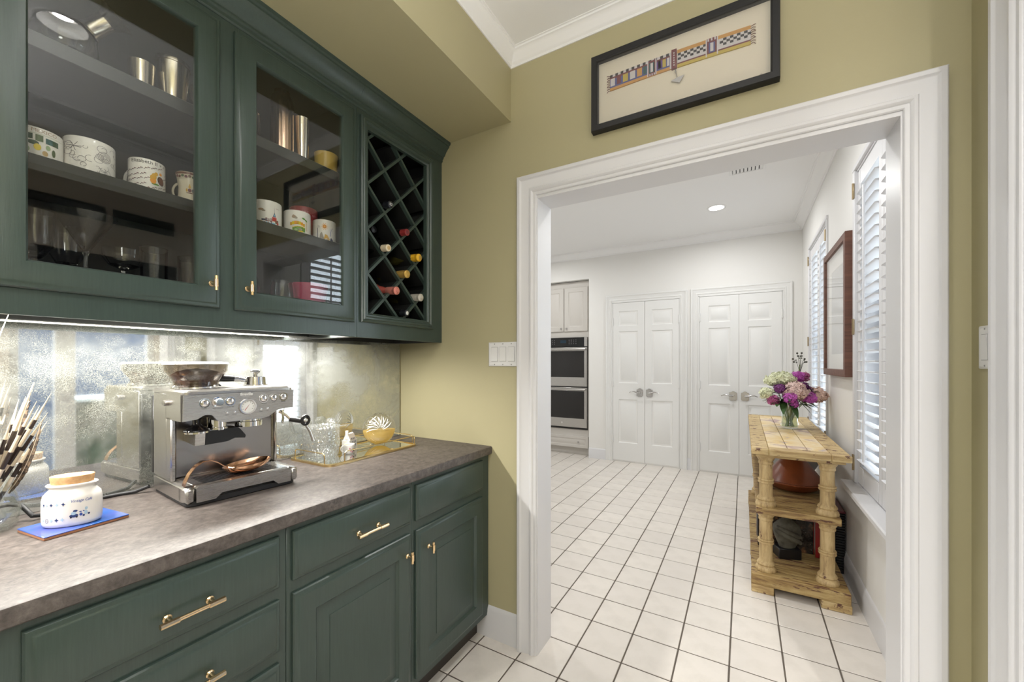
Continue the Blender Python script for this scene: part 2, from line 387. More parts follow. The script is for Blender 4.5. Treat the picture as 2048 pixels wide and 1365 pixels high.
        e0 = edge[0]; s.add([fn(a0 + e0[0], b0 + e0[0], e0[1]), fn(a1 - e0[0], b0 + e0[0], e0[1]), fn(a1 - e0[0], b1 - e0[0], e0[1]), fn(a0 + e0[0], b1 - e0[0], e0[1])], [(0, 1, 2, 3)], m)
        return s
    def ball(s, c, r, n=16, k=8, m=None, sx=1, sy=1, sz=1):
        pr = [(r * math.sin(PI * i / k), -r * math.cos(PI * i / k) * sz) for i in range(k + 1)]
        return s.lathe(pr, n, m, Matrix.Translation(c), sx, sy)

def mesh_of(mb, name, mat=None, sharp=38, weld=False):
    me = bpy.data.meshes.new(name)
    me.from_pydata(mb.v, [], mb.f)
    names = list(mb.mats)
    if not names: names = [mat]
    elif mat and mat not in names and not mb.mats: names = [mat]
    for nm in names: me.materials.append(MATS[nm])
    me.polygons.foreach_set('material_index', mb.mi)
    bm = bmesh.new(); bm.from_mesh(me)
    if weld: bmesh.ops.remove_doubles(bm, verts=bm.verts, dist=1e-5)
    bmesh.ops.recalc_face_normals(bm, faces=bm.faces)
    for f in bm.faces: f.smooth = True
    bm.to_mesh(me); bm.free()
    me.set_sharp_from_angle(angle=R_(sharp)); me.update(); return me
def world_of(o):
    v = Vector((0, 0, 0))
    while o is not None: v = v + o.location; o = o.parent
    return v
def obj(name, mb, mat=None, parent=None, world=False, sharp=38, loc=None):
    """one mesh object; world=True when the builder holds world coordinates"""
    if world and parent is not None:
        w = world_of(parent); mb.v = [(x - w.x, y - w.y, z - w.z) for x, y, z in mb.v]
    o = bpy.data.objects.new(name, mesh_of(mb, name, mat, sharp)); COL.objects.link(o)
    if parent is not None: o.parent = parent
    if loc is not None: o.location = loc
    return o
def based(name, mb, mat=None, sharp=38):
    """a top-level mesh whose origin sits at its base"""
    xs = [p[0] for p in mb.v]; ys = [p[1] for p in mb.v]; zs = [p[2] for p in mb.v]
    b = ((min(xs) + max(xs)) / 2, (min(ys) + max(ys)) / 2, min(zs))
    mb.v = [(x - b[0], y - b[1], z - b[2]) for x, y, z in mb.v]
    o = obj(name, mb, mat, None, False, sharp); o.location = b; return o
def tag(o, label, cat, group=None):
    o['label'] = label; o['category'] = cat
    if group: o['group'] = group
    return o
def thing(name, label, cat, loc=(0, 0, 0), rz=0., group=None):
    o = bpy.data.objects.new(name, None); COL.objects.link(o); o.location = loc; o.rotation_euler = (0, 0, rz)
    o.empty_display_size = .05; return tag(o, label, cat, group)
def holder(name, loc=(0, 0, 0)):
    o = bpy.data.objects.new(name, None); COL.objects.link(o); o.location = loc; o['kind'] = 'structure'; o.empty_display_size = .05; return o
def struct(name, mb, mat=None, sharp=38): o = obj(name, mb, mat, None, False, sharp); o['kind'] = 'structure'; return o
def copy_tree(o, parent=None):
    c = o.copy(); COL.objects.link(c)
    if parent is not None: c.parent = parent
    for ch in list(o.children): copy_tree(ch, c)
    return c
def text_geo(s, size, shear=0., ax='CENTER', bold=0.):
    cu = bpy.data.curves.new('lettering', 'FONT'); cu.body = s; cu.size = size; cu.align_x = ax; cu.align_y = 'CENTER'; cu.shear = shear
    cu.resolution_u = 3; cu.offset = bold
    o = bpy.data.objects.new('lettering', cu); COL.objects.link(o)
    me = bpy.data.meshes.new_from_object(o.evaluated_get(bpy.context.evaluated_depsgraph_get()))
    vs = [(v.co.x, v.co.y) for v in me.vertices]; fs = [tuple(p.vertices) for p in me.polygons]
    bpy.data.objects.remove(o); bpy.data.curves.remove(cu); bpy.data.meshes.remove(me); return vs, fs
def put_text(mb, s, size, fn, m, **kw):
    vs, fs = text_geo(s, size, **kw); return mb.add([fn(a, b) for a, b in vs], fs, m)
def ell(n, rx, ry, cx=0, cy=0, rot=0):
    out = []
    for i in range(n):
        a = 2 * PI * i / n; x, y = rx * math.cos(a), ry * math.sin(a)
        out.append((cx + x * math.cos(rot) - y * math.sin(rot), cy + x * math.sin(rot) + y * math.cos(rot)))
    return out
def star4(r, cx, cy, q=.32):
    return [(cx + (r if i % 2 == 0 else r * q) * math.cos(PI / 4 * i), cy + (r if i % 2 == 0 else r * q) * math.sin(PI / 4 * i)) for i in range(8)]
def fan(mb, poly, fn, m):
    cx = sum(p[0] for p in poly) / len(poly); cyy = sum(p[1] for p in poly) / len(poly); k = len(poly)
    mb.add([fn(cx, cyy)] + [fn(a, b) for a, b in poly], [(0, 1 + i, 1 + (i + 1) % k) for i in range(k)], m)
def rectp(a0, a1, b0, b1): return [(a0, b0), (a1, b0), (a1, b1), (a0, b1)]
def strip(mb, a0, a1, b0, b1, fn, m, n=6):
    for i in range(n):
        u0 = a0 + (a1 - a0) * i / n; u1 = a0 + (a1 - a0) * (i + 1) / n
        mb.add([fn(u0, b0), fn(u1, b0), fn(u1, b1), fn(u0, b1)], [(0, 1, 2, 3)], m)
# ================================================================== THE SETTING
XR = .556            # right wall of both rooms
YF, YK = 1.623, 1.758  # near and kitchen faces of the wall with the doorway
YE = 5.35            # kitchen end wall
XL = -1.65           # left wall of the near room
OPL, OPR, OPT = -.800, .407, 2.055   # clear doorway opening
KX0 = -3.5

# ---- tiled floor
GX, GY, PX, PY = -.053, 1.549, .2057, .2152
floor = struct('floor', MB().box(-3.6, XR + .16, -2.4, 5.6, -.06, -.0022).box(XR + .16, 1.82, -2.4, 1.88, -.06, -.0022), 'grout')
def tile_mb(w, d): return MB().box(-w / 2, w / 2, -d / 2, d / 2, -.008, 0, .0018)
tile_me = mesh_of(tile_mb(PX - .0062, PY - .0062), 'tile', 'tile_white')
rest = MB(); seen = 0
for i in range(-17, 17):
    for j in range(-18, 19):
        x, y = GX + PX * (i + .5), GY + PY * (j + .5)
        if x < -3.55 or x > 1.75 or y > 5.55 or y < -2.3 or (x > .75 and y > 1.9): continue
        vis = False
        if x < XR + .09:
            if y > YK - .2: vis = x > -.475 * (y + .15) - .16 and x < XR + .1 and y < YE + .12 and not (x < .25 * .0 - 2.6)
            elif y > .95: vis = x > -1.2
        if vis and seen < 300:
            o = bpy.data.objects.new('tile', tile_me); COL.objects.link(o); o.parent = floor; o.location = (x, y, 0)
            o.rotation_euler = (rnd.uniform(-.0012, .0012), rnd.uniform(-.0012, .0012), 0); seen += 1
        else:
            rest.box(x - PX / 2 + .0031, x + PX / 2 - .0031, y - PY / 2 + .0031, y + PY / 2 - .0031, -.008, 0, 0)
o = obj('tile_field', rest, 'tile_white', floor); o['kind'] = 'stuff'

# ---- walls, ceilings
struct('wall_left', MB().box(XL - .1, XL, -2.3, YF + .0, 0, 2.9), 'olive')
w = MB().box(XL - .1, OPL - .02, YF, YF + .07, 0, 2.9).box(OPR + .02, XR, YF, YF + .07, 0, 2.9).box(OPL - .02, OPR + .02, YF, YF + .07, OPT + .02, 2.9)
struct('wall_far', w, 'olive')
w = MB().box(KX0, OPL - .02, YF + .07, YK, 0, 2.9).box(OPR + .02, XR, YF + .07, YK, 0, 2.9).box(OPL - .02, OPR + .02, YF + .07, YK, OPT + .02, 2.9)
struct('wall_kitchen_near', w, 'white_wall')
RO0, RO1, ROT = .26, 1.364, 2.655      # opening in the right wall into the next room
w = MB().box(XR, XR + .14, -2.3, RO0, 0, 2.9).box(XR, XR + .14, RO1, YF + .07, 0, 2.9).box(XR, XR + .14, RO0, RO1, ROT, 2.9)
struct('wall_right', w, 'olive')
WINS = [(2.005, 2.958), (3.84, 4.79)]; WZ0, WZ1 = .60, 2.413
w = MB(); ys = [YF + .07, WINS[0][0], WINS[0][1], WINS[1][0], WINS[1][1], YE + .15]
for k in (0, 2, 4): w.box(XR, XR + .14, ys[k], ys[k + 1], 0, 2.95)
for a, b in WINS: w.box(XR, XR + .14, a, b, 0, WZ0).box(XR, XR + .14, a, b, WZ1, 2.95)
struct('wall_kitchen_right', w, 'white_wall')
NX0, NX1, NZ = -2.72, -1.853, 2.478
w = MB().box(NX1, XR, YE, YE + .15, 0, 2.95).box(NX0, NX1, YE, YE + .15, NZ, 2.95).box(KX0, NX0, YE, YE + .15, 0, 2.95)
w.box(NX0 - .02, NX1 + .02, YE + .68, YE + .72, 0, 2.6)
w.box(NX1, NX1 + .05, YE + .15, YE + .7, 0, 2.6).box(NX0 - .05, NX0, YE + .15, YE + .7, 0, 2.6).box(NX0, NX1, YE + .15, YE + .7, NZ, NZ + .05)
struct('wall_kitchen_end', w, 'white_wall')
struct('wall_kitchen_left', MB().box(KX0 - .1, KX0, YF + .07, YE + .15, 0, 2.95), 'white_wall')
struct('wall_front', MB().box(XL - .1, XR + .14, -2.4, -2.3, 0, 2.9), 'white_wall')
def ceil(name, x0, x1, y0, y1, z, holes, r=.074):
    w = MB(); ys = sorted({y0, y1} | {h[1] - .12 for h in holes} | {h[1] + .12 for h in holes})
    for a, b in zip(ys, ys[1:]):
        hs = sorted(h[0] for h in holes if abs(h[1] - (a + b) / 2) < .02)
        xs = [x0]
        for hx in hs: xs += [hx - .12, hx + .12]
        xs.append(x1)
        for k in range(0, len(xs), 2): w.add([(xs[k], a, z), (xs[k + 1], a, z), (xs[k + 1], b, z), (xs[k], b, z)], [(0, 1, 2, 3)])
    n = 32
    for hx, hy in holes:    # a square with a round hole
        ci = [(hx + r * math.cos(2 * PI * i / n + PI / 4), hy + r * math.sin(2 * PI * i / n + PI / 4)) for i in range(n)]
        sq = []
        for i in range(n):
            c, s_ = math.cos(2 * PI * i / n + PI / 4), math.sin(2 * PI * i / n + PI / 4); q = max(abs(c), abs(s_)); sq.append((hx + .12 * c / q, hy + .12 * s_ / q))
        vs = [(a, b, z) for a, b in ci] + [(a, b, z) for a, b in sq]
        w.add(vs, [(i, (i + 1) % n, n + (i + 1) % n, n + i) for i in range(n)])
    w.box(x0, x1, y0, y1, z + .14, z + .2)
    return struct(name, w, 'white_ceiling')
ceil('ceiling', XL, XR, -2.3, YF, NEAR_Z, NEAR_LIGHTS)
ceil('ceiling_kitchen', KX0, XR, YK, YE, KIT_Z, [])
SFX, SFZ = -.941, 2.441
o = struct('ceiling_soffit', MB().box(XL, SFX, -2.3, YF, SFZ, 2.75), 'olive')

# ---- mouldings
tn = [0]
def trim(mb, mat='white_trim'):
    tn[0] += 1; return struct('trim_%d' % tn[0], mb, mat)
CROWN = [(.0, -.072), (.006, -.072), (.008, -.060), (.014, -.056), (.020, -.048), (.036, -.026), (.052, -.014), (.058, -.012), (.060, -.004), (.068, -.003), (.069, 0)]
def crown(x0, x1, y0, y1, z, k=1.):
    return trim(MB().sweep([(x0, y0), (x1, y0), (x1, y1), (x0, y1)], [(a * k, b * k) for a, b in CROWN], lambda a, b, o: (a, b, z + o), True, 1), 'white_ceiling')
crown(SFX, XR, -2.3, YF, NEAR_Z, .80)
crown(KX0, XR, YK, YE, KIT_Z, 1.25)
CAS = [(0, 0), (0, .026), (.004, .030), (.016, .030), (.020, .026), (.024, .023), (.058, .015), (.062, .020), (.070, .021), (.075, .018), (.078, .013), (.088, .012), (.091, .009), (.091, 0)]
def casing(a0, a1, top, fn, k=1.): return trim(MB().sweep([(a0, 0.), (a0, top), (a1, top), (a1, 0.)], [(a * k, b) for a, b in CAS], fn, False, -1))
casing(-.896, .503, 2.160, lambda a, b, o: (a, YF - o, b), 1.0)
casing(-.896, .503, 2.160, lambda a, b, o: (a, YK + o, b), 1.0)
# jamb lining of the doorway
trim(MB().box(OPL - .02, OPL, YF - .004, YK + .004, 0, OPT).box(OPR, OPR + .02, YF - .004, YK + .004, 0, OPT).box(OPL - .02, OPR + .02, YF - .004, YK + .004, OPT, OPT + .02))
# casing and lining of the opening in the right wall
casing(RO0 - .093, RO1 + .093, ROT + .085, lambda a, b, o: (XR - o, a, b), 1.0)
casing(RO0 - .093, RO1 + .093, ROT + .085, lambda a, b, o: (XR + .14 + o, a, b), 1.0)
trim(MB().box(XR - .004, XR + .144, RO1 - .008, RO1 + .010, 0, ROT).box(XR - .004, XR + .144, RO0 - .010, RO0 + .008, 0, ROT).box(XR - .004, XR + .144, RO0 + .008, RO1 - .008, ROT - .010, ROT + .010))
BASE = [(0, 0), (.014, 0), (.014, .110), (.010, .122), (.010, .130), (.006, .140), (.003, .146), (0, .148)]
def baseboard(name, p0, p1, nx, ny, h=1.):
    mb = MB(); k = len(BASE)
    vs = [(px + nx * o, py + ny * o, z * h) for px, py in (p0, p1) for o, z in BASE]
    mb.add(vs, [(i, (i + 1) % k, k + (i + 1) % k, k + i) for i in range(k)] + [tuple(range(k)), tuple(range(k, 2 * k))[::-1]])
    return struct(name, mb, 'white_trim')
baseboard('baseboard_far', (-1.124, YF), (-.896, YF), 0, -1)
baseboard('baseboard_far_right', (.503, YF), (XR, YF), 0, -1)
baseboard('baseboard_right', (XR, YF), (XR, RO1 + .093), -1, 0)
baseboard('baseboard_kitchen_right', (XR, YK), (XR, YE), -1, 0, .92)
baseboard('baseboard_kitchen_end', (NX1, YE), (-1.612, YE), 0, -1, .95)
baseboard('baseboard_kitchen_end_mid', (-.600, YE), (-.556, YE), 0, -1, .95)
baseboard('baseboard_kitchen_end_right', (.464, YE), (XR, YE), 0, -1, .95)

# ---- the hall beyond the right-hand opening (seen only in the mirror and the glass)
NBX = 1.70
w = MB().box(NBX, NBX + .12, -2.3, .76, 0, 2.9).box(NBX, NBX + .12, 1.66, 1.88, 0, 2.9).box(NBX, NBX + .12, .76, 1.66, 2.17, 2.9)
w.box(XR + .14, NBX, -2.4, -2.3, 0, 2.9).box(XR + .14, NBX, 1.78, 1.88, 0, 2.9)
struct('wall_hall', w, 'taupe')
trim(MB().box(NBX - .012, NBX, .0, 1.77, 2.318, 2.334), 'taupe')
struct('ceiling_hall', MB().box(XR + .14, NBX, -2.3, 1.78, 2.745, 2.8), 'white_ceiling')
dn = holder('door_3', (NBX, 1.21, 0))
fr = MB()
for a, b in ((.76, .81), (1.005, 1.127), (1.61, 1.66)): fr.box(NBX + .02, NBX + .09, a, b, 0, 2.17, .004)
fr.box(NBX + .025, NBX + .085, .81, 1.61, 2.10, 2.17, .004).box(NBX + .025, NBX + .085, .81, 1.61, 0, .22, .004)
obj('door_frame', fr, 'white_trim', dn, True)
obj('glass_pane', MB().box(NBX + .05, NBX + .056, .81, 1.61, .22, 2.10), 'window_pane', dn, True)
obj('roller_blind', MB().box(NBX + .012, NBX + .018, .80, 1.62, 1.78, 2.165), 'blind', dn, True)
struct('hedge', MB().box(4.6, 5.4, 1.4, 2.6, -.3, .77), 'hedge')
struct('sky_blocker', MB().box(4.2, 4.4, -6, 1.60, -.3, 3.6).box(4.2, 4.4, 1.60, 2.2, .88, 3.6).box(4.2, 4.4, 2.2, 2.7, -.3, 3.6), 'blocker_blue')  # invented blue-grey block outside the hall door, shuts out bright sky
# unseen ground outside, made pale to bounce light up onto the louvres
t = NT('bounce_ground'); p = t.prin(None, .9); v = t.coord(); t.l(t.ramp(t.noise(v, 3, 6), [(.35, rgb(186, 186, 176)), (.65, rgb(214, 212, 204))]), p.inputs['Base Color']); t.done(p.outputs[0])
struct('ground', MB().box(XR + .2, 14, -10, 14, -.35, -.30), 'bounce_ground')

# ---- windows with shutters
def window(idx, y0, y1):
    h = holder('window_%d' % idx, (XR, (y0 + y1) / 2, WZ0))
    # lining
    m = MB().box(XR, XR + .14, y0, y0 + .02, WZ0 + .03, WZ1).box(XR, XR + .14, y1 - .02, y1, WZ0 + .03, WZ1).box(XR, XR + .14, y0, y1, WZ1 - .02, WZ1).box(XR + .08, XR + .14, y0, y1, WZ0, WZ0 + .05)
    # a slim frame the shutters hang on, a few millimetres proud of the wall
    m.box(XR - .012, XR + .01, y1 - .018, y1 + .022, WZ0 + .035, WZ1 - .008, .003).box(XR - .012, XR + .01, y0 - .022, y0 + .018, WZ0 + .035, WZ1 - .008, .003).box(XR - .0135, XR + .01, y0 - .0235, y1 + .0235, WZ1 - .010, WZ1 + .020, .003)
    # sash bars
    m.box(XR + .10, XR + .13, y0 + .02, y0 + .07, WZ0 + .05, WZ1 - .02).box(XR + .10, XR + .13, y1 - .07, y1 - .02, WZ0 + .05, WZ1 - .02)
    for z in (WZ0 + .05, (WZ0 + WZ1) / 2 - .02, WZ1 - .07): m.box(XR + .10, XR + .13, y0 + .02, y1 - .02, z, z + .05)
    m.box(XR + .105, XR + .125, (y0 + y1) / 2 - .012, (y0 + y1) / 2 + .012, WZ0 + .05, WZ1 - .02)
    obj('frame', m, 'white_trim', h, True)
    obj('sill', MB().box(XR - .068, XR + .10, y0 - .05, y1 + .05, WZ0 + .005, WZ0 + .035, .006).box(XR - .022, XR, y0 - .02, y1 + .02, WZ0 - .06, WZ0 + .005, .004), 'white_trim', h, True)
    obj('pane', MB().box(XR + .114, XR + .118, y0 + .07, y1 - .07, WZ0 + .10, WZ1 - .07), 'window_pane', h, True)
    ym = (y0 + y1) / 2; zb, zt = WZ0 + .040, WZ1 - .022
    lv = MB(); k = 14      # one louvre blade, lens-shaped, 62 mm deep
    pw = ym - .002 - (y0 + .020) - .10
    vs = []
    for yy in (-pw / 2, pw / 2):
        for i in range(k): a = 2 * PI * i / k; vs.append((.0315 * math.cos(a), yy, .0052 * math.sin(a)))
    lv.add(vs, [(i, (i + 1) % k, k + (i + 1) % k, k + i) for i in range(k)] + [tuple(range(k)), tuple(range(k, 2 * k))[::-1]])
    lme = mesh_of(lv, 'louver', 'white_trim')
    for s0, s1 in ((y0 + .020, ym - .002), (ym + .002, y1 - .020)):
        fm = MB().box(XR + .004, XR + .034, s0, s0 + .050, zb, zt, .003).box(XR + .004, XR + .034, s1 - .050, s1, zb, zt, .003)
        fm.box(XR + .006, XR + .032, s0 + .05, s1 - .05, zb, zb + .105).box(XR + .006, XR + .032, s0 + .05, s1 - .05, zt - .085, zt)
        # tongue seams on the bottom rail
        fm.box(XR + .002, XR + .007, s0 + .05, s0 + .12, zb + .004, zb + .10, .002).box(XR + .002, XR + .007, s1 - .12, s1 - .05, zb + .004, zb + .10, .002)
        sh = obj('shutter', fm, 'white_trim', h, True)
        z = zb + .135
        while z < zt - .10:
            b = bpy.data.objects.new('louver', lme); COL.objects.link(b); b.parent = sh
            wv = Vector((XR + .019, (s0 + s1) / 2, z)); b.location = wv - world_of(h); b.rotation_euler = (0, R_(9), 0); z += .0545
        obj('tilt_rod', MB().box(XR - .021, XR - .011, (s0 + s1) / 2 - .006, (s0 + s1) / 2 + .006, zb + .16, zt - .15, .002), 'white_trim', sh, False).location = (0, 0, 0)
        rod = sh.children[-1]
    for z in (2.29, 1.52, .75):
        for yy in (y0 + .002, y1 - .020):
            obj('hinge', MB().box(XR - .016, XR - .010, yy, yy + .018, z - .042, z + .042, .001).cyl((XR - .017, yy + .009, z - .045), (XR - .017, yy + .009, z + .045), .004, 8), 'hinge_brass', h, True)
    return h
wins = [window(i + 1, a, b) for i, (a, b) in enumerate(WINS)]
for h in wins:      # rods were built in world coordinates: bring them into their window's space
    for sh in h.children:
        for c in sh.children:
            if c.name.startswith('tilt_rod'):
                c.location = -world_of(h)

# ---- pairs of panelled doors in the end wall
LEAF_R = [(0, 0), (.004, -.004), (.012, -.009), (.020, -.009), (.040, -.002), (.042, -.001)]
def door_pair(idx, c0, c1, x0, xm, x1, pl):
    h = holder('door_%d' % idx, ((x0 + x1) / 2, YE, 0))
    obj('casing', MB().sweep([(c0, 0.), (c0, 2.212), (c1, 2.212), (c1, 0.)], [(a * .95, b * .8) for a, b in CAS], lambda a, b, o: (a, YE - o, b), False, -1)
        .box(c0 + .085, x0 - .003, YE - .012, YE + .06, 0, 2.118).box(x1 + .003, c1 - .085, YE - .012, YE + .06, 0, 2.118).box(c0 + .085, c1 - .085, YE - .012, YE + .06, 2.112, 2.13), 'door_white', h, True)
    obj('closet_shade', MB().box(x0 - .003, x1 + .003, YE + .034, YE + .05, 0, 2.118), 'gap_shade', h, True)  # dark sheet painting the shade in the gaps round the leaves
    for k, (a, b) in enumerate(((x0, xm - .0035), (xm + .0035, x1))):
        w_ = b - a; q0, q1 = (a + pl[0], b - pl[1]) if k == 0 else (a + pl[1], b - pl[0])
        ps = [(q0, q1, .255, .83), (q0, q1, 1.045, 1.728), (q0, q1, 1.80, 1.995)]
        lf = obj('leaf', MB().panelled((a, b, .018, 2.108), ps, LEAF_R, [(0, -.03), (0, -.001), (.001, 0)], lambda u, v, o: (u, YE - .008 - o, v)), 'door_white', h, True)
        hx = (b - .056) if k == 0 else (a + .056); sg = -1 if k == 0 else 1; yz = YE - .008; hz = .925
        hm = MB(); oct_ = [(-.040, -.040), (-.022, -.052), (.022, -.052), (.040, -.040), (.040, .040), (.022, .044), (.010, .056), (-.010, .056), (-.022, .044), (-.040, .040)]
        hm.prism([(hx + u, hz + v) for u, v in oct_], 0, .008, lambda u, v, t_: (u, yz - t_, v))
        hm.prism([(hx + u * .72, hz + v * .72) for u, v in oct_], .008, .013, lambda u, v, t_: (u, yz - t_, v))
        hm.tube([(hx, yz - .01, hz), (hx, yz - .055, hz)], .012, 12)
        hm.tube([(hx, yz - .05, hz), (hx + sg * .03, yz - .056, hz + .004), (hx + sg * .065, yz - .056, hz + .016), (hx + sg * .095, yz - .055, hz + .014), (hx + sg * .125, yz - .054, hz + .002)], [.010, .009, .008, .007, .005], 10)
        obj('handle', hm, 'nickel', lf, True)
        for z in (.30, 1.05, 1.86):
            ex = a if k == 0 else b
            obj('hinge', MB().box(ex - .011, ex + .011, YE - .014, YE - .008, z - .045, z + .045, .001).cyl((ex, YE - .016, z - .05), (ex, YE - .016, z + .05), .006, 10), 'door_white', lf, True)
    return h
door_pair(1, -1.612, -.597, -1.515, -1.103, -.690, (.075, .083))
door_pair(2, -.557, .466, -.458, -.043, .372, (.095, .085))
# ================================================================== CABINETRY
FX, DX = -1.355, -1.337          # upper face frame, upper door fronts
LX, LDX = -1.066, -1.050         # lower face frame, lower fronts
CT = .915                        # counter top
def fx(x0): return lambda u, v, o: (x0 + o, u, v)
LIP = [(0, -.016), (0, -.009), (.003, -.0055), (.009, -.0045), (.012, -.0015), (.016, 0)]
def bar_pull(parent, y, z, x, L=.118, cc=.078):
    m = MB()
    for s in (-1, 1):
        m.lathe([(0, 0), (.0085, 0), (.0085, .003), (.006, .005), (.0048, .008), (.0048, .026)], 14, None, Matrix.Translation((x, y + s * cc / 2, z)) @ Matrix.Rotation(PI / 2, 4, 'Y'))
        m.tube([(x + .026, y + s * (L / 2 - .032), z), (x + .026, y + s * L / 2, z)], .0062, 8)
    m.tube([(x + .026, y - L / 2 + .002, z), (x + .026, y + L / 2 - .002, z)], .0048, 10)
    return obj('handle', m, 'brass', parent, True)
def t_knob(parent, y, z, x):
    m = MB().lathe([(0, 0), (.0088, 0), (.0088, .0025), (.006, .005), (.0045, .009), (.0045, .024)], 14, None, Matrix.Translation((x, y, z)) @ Matrix.Rotation(PI / 2, 4, 'Y'))
    m.tube([(x + .026, y, z - .021), (x + .026, y, z + .021)], .0045, 8).tube([(x + .026, y, z - .011), (x + .026, y, z + .011)], .0062, 10)
    return obj('handle', m, 'brass', parent, True)
def cornice(parent, y0, y1):
    pr = [(FX - .02, 2.352), (FX + .002, 2.352), (FX + .007, 2.356), (FX + .007, 2.366), (FX + .013, 2.370), (FX + .013, 2.376), (FX + .020, 2.380), (FX + .030, 2.398), (FX + .044, 2.414), (FX + .050, 2.418), (FX + .050, 2.424), (FX + .057, 2.428), (FX + .059, 2.4405), (FX - .02, 2.4405)]
    obj('cornice', MB().prism(pr, y0, y1, lambda a, b, t_: (a, t_, b)), 'green_paint', parent, True)

# ---- wall cabinet with glass doors
UC = thing('glass_cabinet', 'dark green wall cabinet with glass doors full of cups and glasses', 'cabinet', (-1.5, .2, 1.42))
Y0, Y1 = -.72, 1.094
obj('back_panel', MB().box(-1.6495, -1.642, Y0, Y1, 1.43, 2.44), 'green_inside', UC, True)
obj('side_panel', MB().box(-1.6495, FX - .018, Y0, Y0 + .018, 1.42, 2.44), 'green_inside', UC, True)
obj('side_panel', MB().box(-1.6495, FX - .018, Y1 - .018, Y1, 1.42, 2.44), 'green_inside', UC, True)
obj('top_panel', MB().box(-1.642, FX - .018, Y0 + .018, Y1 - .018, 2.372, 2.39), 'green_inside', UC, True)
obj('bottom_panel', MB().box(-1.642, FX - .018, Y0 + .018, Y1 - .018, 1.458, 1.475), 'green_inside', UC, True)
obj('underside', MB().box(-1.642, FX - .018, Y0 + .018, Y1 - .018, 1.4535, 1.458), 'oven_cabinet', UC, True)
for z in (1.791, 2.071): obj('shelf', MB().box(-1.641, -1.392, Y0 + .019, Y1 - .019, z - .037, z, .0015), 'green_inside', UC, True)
ff = MB()
for a, b in ((Y0, Y0 + .05), (-.36, -.29), (.112, .183), (.585, .655), (1.058, Y1)): ff.box(FX - .018, FX, a, b, 1.42, 2.40, .001)
ff.box(FX - .0179, FX - .0004, Y0 + .001, Y1 - .001, 1.4205, 1.492).box(FX - .0179, FX - .0004, Y0 + .001, Y1 - .001, 2.315, 2.399)
obj('face_frame', ff, 'green_paint', UC, True)
cornice(UC, Y0, Y1)
for y0, y1, kn in ((-.304, .128, None), (.168, .600, .575), (.640, 1.076, .672)):
    d = obj('door', MB().rings((y0, y1, 1.478, 2.331), LIP + [(.058, 0), (.061, -.004), (.063, -.010), (.064, -.0165), (0, -.0165)], fx(DX), None, False), 'green_paint', UC, True)
    yc = (y0 + y1) / 2; gp = obj('glass_pane', MB().box(-.0015, .0015, y0 + .062 - yc, y1 - .062 - yc, 1.540, 2.269), 'pane_glass', d)
    gp.location = Vector((DX - .011, yc, 0)) - world_of(d)
    if y0 > .6: gp.rotation_euler = (0, 0, R_(-.8))        # the right pane sits a hair askew in its rebate
    if kn: t_knob(d, kn, 1.546, DX)

# ---- wine rack cabinet
WR = thing('wine_rack', 'dark green wine rack with diagonal lattice beside the glass cabinet', 'wine rack', (-1.5, 1.36, 1.42))
A, B = 1.0945, 1.6215
obj('carcass', MB().box(-1.6495, -1.64, A, B, 1.42, 2.44).box(-1.64, FX - .02, A, A + .018, 1.42, 2.44).box(-1.64, FX - .02, B - .06, B, 1.42, 2.44).box(-1.64, FX - .02, A + .018, B - .06, 1.455, 1.478).box(-1.64, FX - .02, A + .018, B - .06, 2.33, 2.36), 'rack_shade', WR, True)
obj('face_frame', MB().rings((A + .0005, B, 1.42, 2.40), [(0, -.02), (0, 0), (.03, 0)], fx(FX), None, False).box(FX - .02, FX, A + .03, 1.150, 1.45, 2.37).box(FX - .02, FX, 1.506, B - .03, 1.45, 2.37).box(FX - .0199, FX, 1.150, 1.506, 1.45, 1.516).box(FX - .0199, FX, 1.150, 1.506, 2.292, 2.37), 'green_paint', WR, True)
obj('moulding', MB().rings((1.108, 1.545, 1.483, 2.329), [(0, -.002), (0, .010), (.004, .014), (.010, .012), (.014, .016), (.020, .016), (.026, .010), (.032, .010), (.036, .002), (.040, .0), (.040, -.015)], fx(FX), None, False), 'green_paint', WR, True)
cornice(WR, A, B)
RY0, RY1, RZ0, RZ1 = 1.140, 1.525, 1.505, 2.305
def lattice(sgn, c):      # v = c + sgn*u inside the opening
    us = []
    for u in (RY0, RY1):
        if RZ0 <= c + sgn * u <= RZ1: us.append(u)
    for v in (RZ0, RZ1):
        u = (v - c) / sgn
        if RY0 <= u <= RY1: us.append(u)
    if len(us) < 2 or max(us) - min(us) < .04: return
    u0, u1 = min(us), max(us); t = .0055 * math.sqrt(2)
    m = MB().prism([(u0, c + sgn * u0 - t), (u1, c + sgn * u1 - t), (u1, c + sgn * u1 + t), (u0, c + sgn * u0 + t)], -1.392 if sgn > 0 else -1.3915, -1.3725 if sgn > 0 else -1.3730, lambda a, b, x: (x, a, b))
    obj('lattice_slat', m, 'green_paint', WR, True)
    t -= .002
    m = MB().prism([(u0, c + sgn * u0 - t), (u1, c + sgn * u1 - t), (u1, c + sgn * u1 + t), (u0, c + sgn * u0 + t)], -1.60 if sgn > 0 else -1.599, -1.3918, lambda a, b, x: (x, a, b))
    obj('slat_shelf', m, 'rack_shade', WR, True)
for k in range(-4, 7):
    lattice(1, .343 + .189 * k); lattice(-1, 2.857 + .189 * k)

